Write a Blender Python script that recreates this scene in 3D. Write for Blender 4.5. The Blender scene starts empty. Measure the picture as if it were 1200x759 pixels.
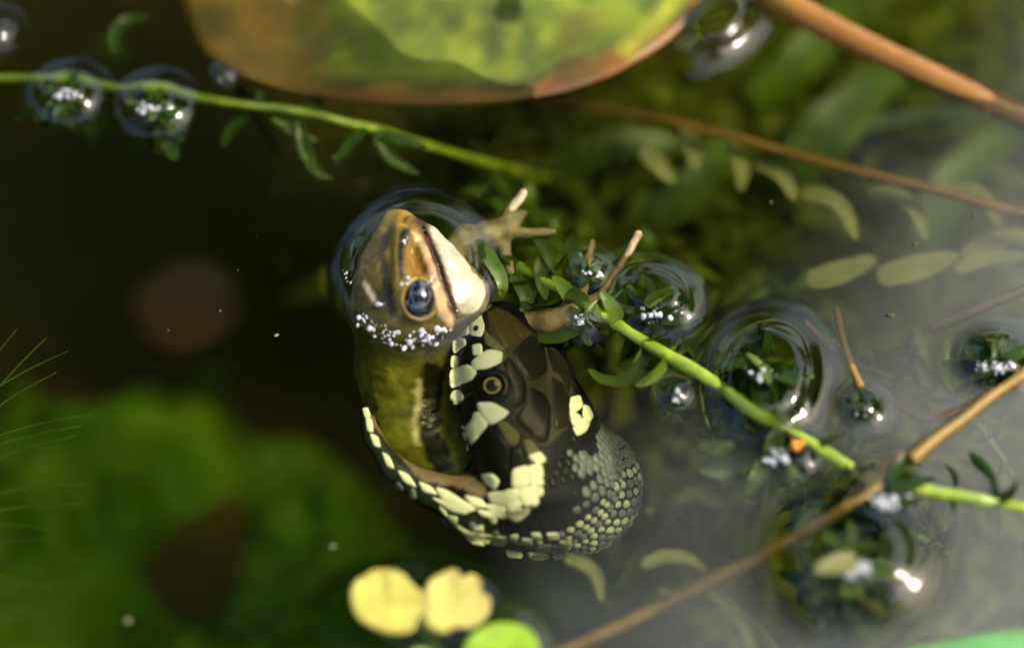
import bpy, math, random
import numpy as np
from mathutils import Vector, Matrix

random.seed(7)
rng = np.random.default_rng(7)
SC = bpy.context.scene
MM = 0.001                      # every builder works in millimetres, meshes are stored in metres

# ------------------------------------------------------------------ camera
PITCH = math.radians(60.0)
DIST = 416.7                    # mm from lens to the point of the surface in the picture's centre
CAM = np.array([0.0, -DIST * math.cos(PITCH), DIST * math.sin(PITCH)])
FWD = np.array([0.0, math.cos(PITCH), -math.sin(PITCH)])
UP = np.array([0.0, math.sin(PITCH), math.cos(PITCH)])
RIGHT = np.array([1.0, 0.0, 0.0])
cam_d = bpy.data.cameras.new('camera')
cam = bpy.data.objects.new('camera', cam_d)
SC.collection.objects.link(cam)
cam.location = Vector(CAM * MM)
cam.rotation_euler = (math.pi / 2 - PITCH, 0, 0)
cam_d.lens = 100.0
cam_d.sensor_width = 36.0
cam_d.clip_start = 0.01
cam_d.clip_end = 2000.0
cam_d.dof.use_dof = True
cam_d.dof.focus_distance = 0.419
cam_d.dof.aperture_fstop = 3.8
SC.camera = cam

# ------------------------------------------------------------------ sky, sun, exposure
TO_SUN = Vector((0.66, 0.02, 0.75)).normalized()
SUN_EL = math.asin(TO_SUN.z)
SUN_AZ = math.atan2(TO_SUN.x, TO_SUN.y)
world = bpy.data.worlds.new('World')
SC.world = world
world.use_nodes = True
wn = world.node_tree
bg = wn.nodes['Background']
sky = wn.nodes.new('ShaderNodeTexSky')
sky.sky_type = 'NISHITA'
sky.sun_disc = False
sky.sun_elevation = SUN_EL
sky.sun_rotation = SUN_AZ
sky.dust_density = 4.0
sky.air_density = 1.2
wn.links.new(sky.outputs[0], bg.inputs[0])
bg.inputs[1].default_value = 0.15
sun_d = bpy.data.lights.new('sun', 'SUN')
sun_d.energy = 1.25
sun_d.angle = math.radians(8)
sun_d.color = (1.0, 0.92, 0.76)
sun = bpy.data.objects.new('sun', sun_d)
SC.collection.objects.link(sun)
sun.rotation_euler = TO_SUN.to_track_quat('Z', 'Y').to_euler()
sun.location = (1, -0.5, 2)
sun_d.cycles.is_caustics_light = True
SC.view_settings.view_transform = 'Standard'
SC.view_settings.look = 'None'
SC.view_settings.exposure = 1.9
SC.view_settings.gamma = 1.0
SC.view_settings.use_curve_mapping = False
SC.cycles.max_bounces = 10
SC.cycles.diffuse_bounces = 2
SC.cycles.glossy_bounces = 4
SC.cycles.transmission_bounces = 8
SC.cycles.sample_clamp_indirect = 3.0
SC.cycles.blur_glossy = 0.3
SC.cycles.caustics_refractive = True
SC.cycles.caustics_reflective = False
SC.cycles.use_denoising = True

# ------------------------------------------------------------------ helpers: picture <-> place
IOR = 1.333

def rays(px, py):
    px = np.asarray(px, float); py = np.asarray(py, float)
    cx = (px - 600.0) / 1200.0 * 0.36
    cy = -(py - 379.5) / 1200.0 * 0.36
    d = FWD + cx[..., None] * RIGHT + cy[..., None] * UP
    return d / np.linalg.norm(d, axis=-1, keepdims=True)

def refr(d):
    c = -d[..., 2]
    r = 1.0 / IOR
    k = np.sqrt(1 - r * r * (1 - c * c))
    n = np.array([0, 0, 1.0])
    return r * d + (r * c - k)[..., None] * n

def P(px, py, z=0.0):
    """place (mm) seen at photo pixel px,py and lying at height z, looking through a level surface when z < 0"""
    px, py, z = np.broadcast_arrays(np.asarray(px, float), np.asarray(py, float), np.asarray(z, float))
    d = rays(px, py)
    up = np.maximum(z, 0.0)
    s = (up - CAM[2]) / d[..., 2]
    p = CAM + s[..., None] * d
    dw = refr(d)
    s2 = np.minimum(z, 0.0) / dw[..., 2]
    return p + s2[..., None] * dw

def pix(p):
    """photo pixel of places p (N,3), level surface refraction solved by iteration"""
    p = np.asarray(p, float)
    q = p.copy()
    dep = np.maximum(-p[:, 2], 0)
    s = p.copy(); s[:, 2] = np.maximum(p[:, 2], 0)
    for _ in range(8):
        d = s - CAM
        d = d / np.linalg.norm(d, axis=1, keepdims=True)
        dw = refr(d)
        off = dw * (dep / -dw[:, 2])[:, None]
        s2 = p - off
        s[:, :2] = s2[:, :2]
    d = s - CAM
    w = d @ FWD
    return np.stack([600 + (d @ RIGHT) / w / 0.36 * 1200, 379.5 - (d @ UP) / w / 0.36 * 1200], 1)

def norm(v):
    v = np.asarray(v, float)
    return v / np.linalg.norm(v)

def inpoly(pt, poly):
    x, y = pt[:, 0], pt[:, 1]
    r = np.zeros(len(pt), bool)
    n = len(poly)
    for i in range(n):
        x0, y0 = poly[i]; x1, y1 = poly[(i + 1) % n]
        if y0 == y1:
            continue
        c = ((y0 > y) != (y1 > y)) & (x < (x1 - x0) * (y - y0) / (y1 - y0) + x0)
        r ^= c
    return r

def polydist(pt, line):
    best = np.full(len(pt), 1e9)
    for a, b in zip(line[:-1], line[1:]):
        a = np.array(a, float); b = np.array(b, float)
        ab = b - a
        t = np.clip(((pt - a) @ ab) / (ab @ ab), 0, 1)
        best = np.minimum(best, np.linalg.norm(pt - (a + t[:, None] * ab), axis=1))
    return best

def chaikin(poly, n=2, closed=True):
    p = np.asarray(poly, float)
    for _ in range(n):
        if closed:
            q = np.roll(p, -1, axis=0)
            p = np.stack([p * .75 + q * .25, p * .25 + q * .75], 1).reshape(-1, p.shape[1])
        else:
            a, b = p[:-1], p[1:]
            m = np.stack([a * .75 + b * .25, a * .25 + b * .75], 1).reshape(-1, p.shape[1])
            p = np.concatenate([p[:1], m, p[-1:]])
    return p

# lattice noise for shapes
_lat = rng.random((32, 32, 32))
def vnoise(p):
    p = np.asarray(p, float)
    i = np.floor(p).astype(int); f = p - i
    f = f * f * (3 - 2 * f)
    o = 0
    for dx in (0, 1):
        for dy in (0, 1):
            for dz in (0, 1):
                w = (f[..., 0] if dx else 1 - f[..., 0]) * (f[..., 1] if dy else 1 - f[..., 1]) * (f[..., 2] if dz else 1 - f[..., 2])
                o = o + w * _lat[(i[..., 0] + dx) % 32, (i[..., 1] + dy) % 32, (i[..., 2] + dz) % 32]
    return o * 2 - 1

# ------------------------------------------------------------------ helpers: objects
def link(o, parent=None):
    SC.collection.objects.link(o)
    if parent is not None:
        o.parent = parent
        o.matrix_parent_inverse = parent.matrix_world.inverted() if parent.type != 'EMPTY' else Matrix.Translation(parent.location).inverted()
    if o.type == 'MESH':
        o.cycles.is_caustics_receiver = True
    return o

def mesh(name, V, F, mat, smooth=True, col=None):
    me = bpy.data.meshes.new(name)
    V = np.asarray(V, float) * MM
    me.from_pydata(V.tolist(), [], [list(map(int, f)) for f in F] if not isinstance(F, np.ndarray) else F.tolist())
    if smooth:
        me.polygons.foreach_set('use_smooth', [True] * len(me.polygons))
    if col is not None:
        a = me.color_attributes.new('col', 'FLOAT_COLOR', 'POINT')
        c = np.ones((len(V), 4)); c[:, :3] = col
        a.data.foreach_set('color', c.ravel())
    if mat is not None:
        me.materials.append(mat)
    me.update()
    return me

def obj(name, V, F, mat, parent=None, smooth=True, col=None):
    """one mesh object; its origin is put at the middle of its own shape"""
    V = np.asarray(V, float)
    c = (V.min(0) + V.max(0)) / 2
    me = mesh(name, V - c, F, mat, smooth, col)
    o = bpy.data.objects.new(name, me)
    o.location = Vector(c * MM)
    SC.collection.objects.link(o)
    o.cycles.is_caustics_receiver = True
    if parent is not None:
        o.parent = parent
        o.matrix_parent_inverse = world_of(parent).inverted()
    return o

def world_of(o):
    m = Matrix.LocRotScale(o.location, o.rotation_euler, o.scale)
    if o.parent is not None:
        m = world_of(o.parent) @ o.matrix_parent_inverse @ m
    return m

def copy_of(src, loc, rot, scale, parent):
    o = src.copy()
    SC.collection.objects.link(o)
    o.parent = parent
    o.matrix_parent_inverse = world_of(parent).inverted()
    o.location = Vector(np.asarray(loc) * MM); o.rotation_euler = rot; o.scale = scale
    return o

def tag(o, label, cat, group=None):
    o['label'] = label; o['category'] = cat
    if group: o['group'] = group
    return o

def thing(name, loc, label, cat, group=None):
    o = bpy.data.objects.new(name, None)
    o.empty_display_size = 0.005
    o.location = Vector(np.asarray(loc, float) * MM)
    SC.collection.objects.link(o)
    return tag(o, label, cat, group)

def kind(o, k):
    o['kind'] = k
    return o

# ------------------------------------------------------------------ helpers: materials
def new_mat(name):
    m = bpy.data.materials.new(name)
    m.use_nodes = True
    nt = m.node_tree
    return m, nt, nt.nodes['Principled BSDF']

def N(nt, t, **kw):
    n = nt.nodes.new(t)
    for k, v in kw.items():
        if k in n.inputs: n.inputs[k].default_value = v
        else: setattr(n, k, v)
    return n

def plain(name, cols, scale=300.0, rough=.45, bump=.0002, bscale=900.0, spec=.4, detail=4.0, trans=0.0, attr=False, coat=0.0, sub=0.0, vary=.35):
    """noise mix between colours (object space); attr = multiply noise onto the vertex colour 'col'"""
    m, nt, b = new_mat(name)
    tc = N(nt, 'ShaderNodeTexCoord')
    no = N(nt, 'ShaderNodeTexNoise', Scale=scale, Detail=detail, Roughness=.6)
    nt.links.new(tc.outputs['Object'], no.inputs['Vector'])
    if attr:
        at = N(nt, 'ShaderNodeVertexColor'); at.layer_name = 'col'
        mp = N(nt, 'ShaderNodeMapRange')
        mp.inputs['From Min'].default_value = .25; mp.inputs['From Max'].default_value = .75
        mp.inputs['To Min'].default_value = 1 - vary; mp.inputs['To Max'].default_value = 1 + vary
        nt.links.new(no.outputs['Fac'], mp.inputs['Value'])
        mul = N(nt, 'ShaderNodeVectorMath', operation='MULTIPLY')
        nt.links.new(at.outputs['Color'], mul.inputs[0]); nt.links.new(mp.outputs[0], mul.inputs[1])
        out = mul.outputs[0]
    else:
        cr = N(nt, 'ShaderNodeValToRGB')
        els = cr.color_ramp.elements
        k = len(cols)
        els[0].position = .3; els[-1].position = .7
        els[0].color = (*cols[0], 1); els[-1].color = (*cols[-1], 1)
        for i in range(1, k - 1):
            e = els.new(.3 + .4 * i / (k - 1)); e.color = (*cols[i], 1)
        nt.links.new(no.outputs['Fac'], cr.inputs['Fac'])
        out = cr.outputs['Color']
    nt.links.new(out, b.inputs['Base Color'])
    b.inputs['Roughness'].default_value = rough
    b.inputs['Specular IOR Level'].default_value = spec
    b.inputs['Coat Weight'].default_value = coat
    b.inputs['Coat Roughness'].default_value = .08
    if sub > 0:
        b.inputs['Subsurface Weight'].default_value = sub
        b.inputs['Subsurface Radius'].default_value = (.001, .0006, .0003)
    if bump > 0:
        n2 = N(nt, 'ShaderNodeTexNoise', Scale=bscale, Detail=3.0)
        nt.links.new(tc.outputs['Object'], n2.inputs['Vector'])
        bp = N(nt, 'ShaderNodeBump', Distance=bump, Strength=.8)
        nt.links.new(n2.outputs['Fac'], bp.inputs['Height'])
        nt.links.new(bp.outputs[0], b.inputs['Normal'])
    if trans > 0:
        tr = N(nt, 'ShaderNodeBsdfTranslucent')
        nt.links.new(out, tr.inputs['Color'])
        mx = N(nt, 'ShaderNodeMixShader'); mx.inputs[0].default_value = trans
        nt.links.new(b.outputs[0], mx.inputs[1]); nt.links.new(tr.outputs[0], mx.inputs[2])
        nt.links.new(mx.outputs[0], nt.nodes['Material Output'].inputs['Surface'])
    return m

M = {}
M['mud'] = plain('mud', [(.008, .008, .003), (.022, .018, .006), (.035, .02, .006)], scale=18, rough=.9, bump=.002, bscale=120, spec=.1)
M['algae'] = plain('algae', [(.03, .075, .002), (.055, .115, .003), (.08, .13, .005)], scale=60, rough=.8, bump=0, spec=.1)
M['weed'] = plain('weed', [(.04, .08, .005), (.07, .12, .007), (.12, .16, .012)], scale=120, rough=.35, bump=.0001, bscale=1500, trans=.3)
M['weed_olive'] = plain('weed_olive', [(.08, .115, .005), (.12, .15, .008), (.15, .15, .010)], scale=60, rough=.6, bump=0, spec=.2, trans=.3)
M['weed_dark'] = plain('weed_dark', [(.015, .04, .005), (.035, .07, .006)], scale=150, rough=.3, bump=.0001, trans=.2, spec=.2)
M['weed_pale'] = plain('weed_pale', [(.12, .13, .035), (.20, .20, .06)], scale=150, rough=.6, bump=0, trans=.3)
M['stem_green'] = plain('stem_green', [(.09, .15, .006), (.20, .28, .012), (.32, .40, .03)], scale=230, rough=.3, bump=.0001, spec=.5)
M['twig'] = plain('twig', [(.16, .09, .015), (.26, .16, .02)], scale=200, rough=.45, bump=.0002)
M['twig_dark'] = plain('twig_dark', [(.05, .022, .012), (.09, .045, .02)], scale=200, rough=.45, bump=.0002)
M['twig_rust'] = plain('twig_rust', [(.10, .05, .008), (.16, .085, .012)], scale=200, rough=.6, bump=0)
M['petiole'] = plain('petiole', [(.15, .05, .006), (.22, .09, .009), (.30, .15, .02)], scale=70, rough=.35, bump=.0002, bscale=500)
M['pad'] = plain('pad', None, attr=True, scale=90, rough=.45, bump=.0002, bscale=300, vary=.45)
M['leaf_yellow'] = plain('leaf_yellow', None, attr=True, scale=160, rough=.45, bump=.0001, vary=.2, trans=.15)
M['snake_skin'] = plain('snake_skin', None, attr=True, spec=.1, scale=700, rough=.4, bump=.00004, bscale=2500, vary=.3)
M['scale_cream'] = plain('scale_cream', [(.82, .78, .56), (.88, .85, .68)], scale=260, rough=.35, bump=.00003, bscale=1500, spec=.12)
M['scale_pale'] = plain('scale_pale', [(.42, .46, .32), (.62, .62, .42)], scale=260, rough=.35, bump=.00003, spec=.12)
M['scale_slate'] = plain('scale_slate', [(.07, .085, .09), (.26, .29, .28)], scale=900, rough=.35, bump=.00003, spec=.12)
M['scale_black'] = plain('scale_black', [(.004, .004, .004), (.012, .012, .010)], scale=300, rough=.3, bump=.00003, spec=.12)
M['plate_dark'] = plain('plate_dark', [(.010, .009, .005), (.022, .018, .009)], scale=150, rough=.3, bump=.00004, bscale=1200, spec=.12)
M['plate_olive'] = plain('plate_olive', [(.11, .095, .035), (.17, .15, .06)], scale=200, rough=.3, bump=.00004, spec=.12)
M['plate_brown'] = plain('plate_brown', [(.05, .035, .01), (.085, .06, .015)], scale=200, rough=.25, bump=.00004, spec=.12)
M['black_gloss'] = plain('black_gloss', [(.003, .003, .003), (.006, .006, .006)], rough=.18, bump=0, spec=.3)
M['pupil'] = plain('pupil', [(.002, .002, .002), (.004, .004, .004)], rough=.5, bump=0, spec=.1)
M['iris'] = plain('iris', [(.30, .19, .03), (.5, .36, .09)], scale=800, rough=.3, bump=0)
M['frog'] = plain('frog', None, attr=True, scale=420, rough=.34, bump=.00014, bscale=1400, vary=.45, spec=.28, coat=.03)
M['frog_eye'] = plain('frog_eye', [(.004, .004, .006), (.008, .008, .012)], rough=.04, bump=0, spec=.6, coat=1.0)
M['frog_rim'] = plain('frog_rim', [(.10, .06, .008), (.22, .14, .02)], scale=600, rough=.35, bump=0)
M['orange'] = plain('orange', [(.55, .17, .01), (.65, .25, .02)], scale=400, rough=.4, bump=0)
M['speck'] = plain('speck', [(.03, .04, .008), (.06, .05, .02)], scale=900, rough=.8, bump=0)
M['speck_pale'] = plain('speck_pale', [(.14, .14, .06), (.24, .24, .12)], scale=900, rough=.6, bump=0)
M['bark'] = plain('bark', [(.05, .04, .03), (.10, .08, .06)], scale=14, rough=.9, bump=.01, bscale=30)
M['leaf'] = plain('leaf', [(.03, .055, .012), (.06, .10, .02)], scale=2, rough=.5, bump=0, trans=.25)

def bead_mat():
    m, nt, b = new_mat('bead')
    b.inputs['Base Color'].default_value = (.9, .9, .92, 1)
    b.inputs['Roughness'].default_value = .06
    b.inputs['Specular IOR Level'].default_value = .7
    b.inputs['Transmission Weight'].default_value = .6
    b.inputs['IOR'].default_value = 1.33
    return m
M['bead'] = bead_mat()

# ------------------------------------------------------------------ water surface
# every meniscus: photo pixel, lift in mm, contact radius in mm, fall-off length in mm, stretch, turn
MENISCI = [
    (80, 112, 2.5, 3.3, 1.25, 1.0, 0), (182, 126, 2.6, 3.5, 1.25, 1.08, 0), (263, 88, 1.1, .9, .7, 1.0, 0), (-8, 40, 1.8, 2, 1.4, 1, 0),
    (692, 318, 1.7, 1.7, 1.0, 1.0, 0), (766, 350, 2.7, 4.0, 1.4, 1.2, -.5), (683, 372, 1.2, 1.2, .9, 1, 0),
    (897, 446, 3.1, 6.4, 2.2, 1.28, 1.35), (790, 462, 1.5, 1.3, .9, 1.0, 0), (930, 535, 1.6, 2.6, 1.2, 1, 0),
    (1166, 425, 2.5, 3.0, 2.0, 1.15, 0), (1010, 478, 1.8, 1.9, 1.2, 1, 0),
    (1003, 655, 3.2, 6.5, 4.6, 1.1, 0), (1040, 586, 2.2, 2.6, 1.7, 1.3, .1),
    (842, 28, 2.6, 4.0, 1.7, 1.6, .9), (500, 708, .9, 5.6, .8, 1.8, 0), (592, 756, .9, 4.9, .9, 1, 0),
]
FROG_RING = (486, 316, 2.8, 8.6, 1.7, 1.08, 1.2)

def menis(x, y, m):
    px, py, H, r0, lam, st, rot = m
    c = P(px, py, 0)
    dx, dy = x - c[0], y - c[1]
    u = (dx * math.cos(rot) + dy * math.sin(rot)) / st
    v = -dx * math.sin(rot) + dy * math.cos(rot)
    r = np.sqrt(u * u + v * v)
    if m is not FROG_RING:
        r0, lam, H = r0 * .85, lam * 1.12, H * 1.05
    q = r - r0
    q = .5 * (q + np.sqrt(q * q + .5))           # soft start at the contact line
    h = H * np.exp(-q / lam)
    ring = .016 * H * np.exp(-((q - 1.4) / 1.5) ** 2) * np.cos(3.1 * r + 1.8 * np.sin(np.arctan2(v, u) * 2 + px) + .9 * np.sin(np.arctan2(v, u) * 3 + py))
    return h + ring

def water_z(x, y):
    z = np.zeros_like(x)
    for m in MENISCI:
        z = np.maximum(z, 0) + menis(x, y, m) * np.exp(-z * .6)
    z = z + menis(x, y, FROG_RING) * np.exp(-z * .6)
    w = .03 * np.sin(x * .13 + y * .21 + 1) + .025 * np.sin(x * .31 - y * .17) + .02 * np.sin(-x * .11 + y * .43 + 2)
    fade = np.exp(-(x * x + y * y) / 300.0 ** 2)
    return z + w * fade

def axis_lines(lo, hi, step, far, g=1.16):
    c = np.arange(lo, hi + step / 2, step)
    out = []; s = step; v = hi
    while v < far:
        s = min(s * g, 120.0); v += s; out.append(v)
    neg = []; s = step; v = lo
    while v > -far:
        s = min(s * g, 120.0); v -= s; neg.append(v)
    return np.array(neg[::-1] + list(c) + out)

def sheet(xs, ys, zf):
    X, Y = np.meshgrid(xs, ys, indexing='xy')
    Z = zf(X, Y)
    V = np.stack([X, Y, Z], -1).reshape(-1, 3)
    nx, ny = len(xs), len(ys)
    i = np.arange(nx - 1)[None, :] + nx * np.arange(ny - 1)[:, None]
    F = np.stack([i, i + 1, i + nx + 1, i + nx], -1).reshape(-1, 4)
    return V, F

def water_mat():
    m, nt, b = new_mat('water')
    nt.nodes.remove(b)
    out = nt.nodes['Material Output']
    rf = N(nt, 'ShaderNodeBsdfRefraction', Roughness=0.0, IOR=IOR)
    rf.inputs['Color'].default_value = (.96, .985, .74, 1)      # greenish yellow pond water
    go = N(nt, 'ShaderNodeBsdfGlossy', Roughness=0.0)
    go.inputs['Color'].default_value = (1, 1, 1, 1)
    fz = N(nt, 'ShaderNodeFresnel', IOR=IOR)
    gl = N(nt, 'ShaderNodeMixShader')
    nt.links.new(fz.outputs[0], gl.inputs[0]); nt.links.new(rf.outputs[0], gl.inputs[1]); nt.links.new(go.outputs[0], gl.inputs[2])
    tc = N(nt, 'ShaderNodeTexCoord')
    # sky reflection painted as a pale diffuse haze on one side of the pond
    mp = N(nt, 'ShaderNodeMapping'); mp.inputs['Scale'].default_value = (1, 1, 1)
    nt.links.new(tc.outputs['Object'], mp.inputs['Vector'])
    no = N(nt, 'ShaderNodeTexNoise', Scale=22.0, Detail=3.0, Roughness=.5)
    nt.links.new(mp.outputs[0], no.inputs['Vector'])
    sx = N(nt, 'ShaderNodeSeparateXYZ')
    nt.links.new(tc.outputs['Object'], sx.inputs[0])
    # haze coordinate: larger to the right and towards the viewer
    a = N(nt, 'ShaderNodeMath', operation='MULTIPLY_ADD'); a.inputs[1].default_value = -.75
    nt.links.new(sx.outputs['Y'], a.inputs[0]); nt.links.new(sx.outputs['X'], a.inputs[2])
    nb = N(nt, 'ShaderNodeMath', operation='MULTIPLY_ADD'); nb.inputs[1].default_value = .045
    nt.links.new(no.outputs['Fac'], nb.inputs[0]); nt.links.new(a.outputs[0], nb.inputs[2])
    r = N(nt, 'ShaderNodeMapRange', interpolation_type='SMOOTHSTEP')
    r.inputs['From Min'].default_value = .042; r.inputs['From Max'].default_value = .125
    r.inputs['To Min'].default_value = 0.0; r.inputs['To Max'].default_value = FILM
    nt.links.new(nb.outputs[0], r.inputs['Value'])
    # the painted haze fades where the surface is lifted
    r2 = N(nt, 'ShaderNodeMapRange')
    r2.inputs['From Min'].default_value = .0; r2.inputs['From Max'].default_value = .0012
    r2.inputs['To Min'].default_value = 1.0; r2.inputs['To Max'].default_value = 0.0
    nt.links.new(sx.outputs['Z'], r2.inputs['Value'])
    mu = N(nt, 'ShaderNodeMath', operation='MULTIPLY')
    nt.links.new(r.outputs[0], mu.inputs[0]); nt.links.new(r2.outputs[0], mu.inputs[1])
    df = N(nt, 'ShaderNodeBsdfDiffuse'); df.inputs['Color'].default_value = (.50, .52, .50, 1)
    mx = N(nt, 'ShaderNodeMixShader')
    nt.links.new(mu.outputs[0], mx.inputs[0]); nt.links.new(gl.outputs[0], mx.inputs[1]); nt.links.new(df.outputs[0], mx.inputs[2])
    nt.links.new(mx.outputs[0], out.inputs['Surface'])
    return m
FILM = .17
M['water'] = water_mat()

xs = axis_lines(-84, 84, .4, 2600); ys = axis_lines(-62, 72, .4, 2600)
V, F = sheet(xs, ys, water_z)
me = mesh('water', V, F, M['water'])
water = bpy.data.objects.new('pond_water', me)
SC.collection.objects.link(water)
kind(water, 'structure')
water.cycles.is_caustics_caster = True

# ------------------------------------------------------------------ ground: one sheet, hollowed out for the pond
def ground_z(x, y):
    r = np.sqrt(x * x + y * y)
    t = np.clip((r - 1500) / 900, 0, 1); t = t * t * (3 - 2 * t)
    bed = -125 + 14 * vnoise(np.stack([x / 60, y / 60, x * 0 + 3], -1)) * np.exp(-(r / 900) ** 2)
    bank = 120 + 160 * vnoise(np.stack([x / 1400, y / 1400, x * 0 + 9], -1))
    return bed * (1 - t) + bank * t

def ground_mat():
    m = plain('ground', [(.016, .017, .003), (.034, .030, .005), (.05, .034, .005)], scale=16, rough=.9, bump=.002, bscale=110, spec=.1)
    nt = m.node_tree; b = nt.nodes['Principled BSDF']
    src = b.inputs['Base Color'].links[0].from_socket
    tc = nt.nodes['Texture Coordinate']
    sx = N(nt, 'ShaderNodeSeparateXYZ'); nt.links.new(tc.outputs['Object'], sx.inputs[0])
    r = N(nt, 'ShaderNodeMapRange'); r.inputs['From Min'].default_value = -.02; r.inputs['From Max'].default_value = .04
    nt.links.new(sx.outputs['Z'], r.inputs['Value'])
    n3 = N(nt, 'ShaderNodeTexNoise', Scale=6.0, Detail=6.0); nt.links.new(tc.outputs['Object'], n3.inputs['Vector'])
    cr = N(nt, 'ShaderNodeValToRGB')
    cr.color_ramp.elements[0].color = (.03, .05, .012, 1); cr.color_ramp.elements[1].color = (.09, .11, .03, 1)
    nt.links.new(n3.outputs['Fac'], cr.inputs['Fac'])
    mx = N(nt, 'ShaderNodeMix', data_type='RGBA')
    nt.links.new(r.outputs[0], mx.inputs[0]); nt.links.new(src, mx.inputs[6]); nt.links.new(cr.outputs[0], mx.inputs[7])
    nt.links.new(mx.outputs[2], b.inputs['Base Color'])
    return m

def axis_far(lim, step, far, g):
    c = list(np.arange(0, lim, step)); s = step; v = c[-1]
    while v < far:
        s *= g; v += s; c.append(v)
    c = np.array(c)
    return np.concatenate([-c[:0:-1], c])
gx = axis_far(160, 8, 300000, 1.14)
V, F = sheet(gx, gx, ground_z)
me = mesh('ground', V, F, ground_mat())
g = bpy.data.objects.new('ground', me); SC.collection.objects.link(g); kind(g, 'structure')
g.cycles.is_caustics_receiver = True

#@@SDF
# ------------------------------------------------------------------ distance fields and their surfaces
def smin(a, b, k):
    h = np.clip(.5 + .5 * (b - a) / k, 0, 1)
    return b + (a - b) * h - k * h * (1 - h)

def capsule(p, a, b, ra, rb):
    a = np.asarray(a); b = np.asarray(b)
    ab = b - a
    t = np.clip(((p - a) @ ab) / (ab @ ab), 0, 1)
    return np.linalg.norm(p - (a + t[..., None] * ab), axis=-1) - (ra + (rb - ra) * t)

def chain(p, pts, k):
    d = None
    for (a, ra), (b, rb) in zip(pts[:-1], pts[1:]):
        c = capsule(p, a, b, ra, rb)
        d = c if d is None else smin(d, c, k)
    return d

def ellipsoid(p, c, ax, r):
    q = (p - c) @ np.asarray(ax).T / np.asarray(r)
    k0 = np.linalg.norm(q, axis=-1)
    return (k0 - 1) * min(r)

def nets(f, lo, hi, h):
    """surface nets of f on a box"""
    n = [int(math.ceil((hi[i] - lo[i]) / h)) + 1 for i in range(3)]
    ax = [lo[i] + h * np.arange(n[i]) for i in range(3)]
    D = np.empty(n)
    for i in range(n[0]):
        Y, Z = np.meshgrid(ax[1], ax[2], indexing='ij')
        D[i] = f(np.stack([np.full_like(Y, ax[0][i]), Y, Z], -1))
    S = D < 0
    m = [k - 1 for k in n]
    acc = np.zeros((*m, 3)); cnt = np.zeros(m)
    corners = [(a, b, c) for a in (0, 1) for b in (0, 1) for c in (0, 1)]
    def sub(A, o): return A[o[0]:o[0] + m[0], o[1]:o[1] + m[1], o[2]:o[2] + m[2]]
    for o in corners:
        for d in range(3):
            if o[d] == 1: continue
            o2 = list(o); o2[d] = 1
            a, b = sub(D, o), sub(D, o2)
            x = (a < 0) != (b < 0)
            t = np.where(x, a / np.where(a == b, 1, a - b), 0)
            pt = np.array(o, float)
            for q in range(3):
                acc[..., q] += x * (pt[q] + (t if q == d else 0))
            cnt += x
    has = cnt > 0
    idx = -np.ones(m, int); idx[has] = np.arange(has.sum())
    ii = np.argwhere(has)
    V = np.array(lo) + h * (ii + acc[has] / cnt[has][:, None])
    F = []
    for d in range(3):
        u, v = (d + 1) % 3, (d + 2) % 3
        sl0 = [slice(None)] * 3; sl1 = [slice(None)] * 3
        sl0[d] = slice(0, -1); sl1[d] = slice(1, None)
        x = S[tuple(sl0)] != S[tuple(sl1)]
        e = np.argwhere(x)
        e = e[(e[:, u] > 0) & (e[:, v] > 0) & (e[:, u] < m[u]) & (e[:, v] < m[v])]
        inside = S[e[:, 0], e[:, 1], e[:, 2]]
        eu = np.zeros(3, int); eu[u] = 1; ev = np.zeros(3, int); ev[v] = 1
        def at(q): return idx[q[:, 0], q[:, 1], q[:, 2]]
        q = np.stack([at(e - eu - ev), at(e - ev), at(e), at(e - eu)], 1)
        q[~inside] = q[~inside][:, ::-1]
        F.append(q)
    F = np.concatenate(F)
    return V, F[(F >= 0).all(1)]

def grad(f, p, e=.05):
    g = np.stack([f(p + np.eye(3)[i] * e) - f(p - np.eye(3)[i] * e) for i in range(3)], -1)
    return g / np.maximum(np.linalg.norm(g, axis=-1, keepdims=True), 1e-9)

def onto(f, px, py, zmax=0.0, far=60.0):
    """where the sight lines through photo pixels meet the field f; returns place, miss"""
    d = rays(px, py)
    if zmax <= 0:
        p = P(px, py, 0.0); d = refr(d)
    else:
        p = P(px, py, zmax)
    best = np.full(len(p), 1e9); bp = p.copy(); t = np.zeros(len(p))
    for _ in range(140):
        v = f(p)
        b = v < best
        best[b] = v[b]; bp[b] = p[b]
        p = p + d * (np.maximum(v, 0) * .45 + (v > .02) * .01)[:, None]
    return bp, best

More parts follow.
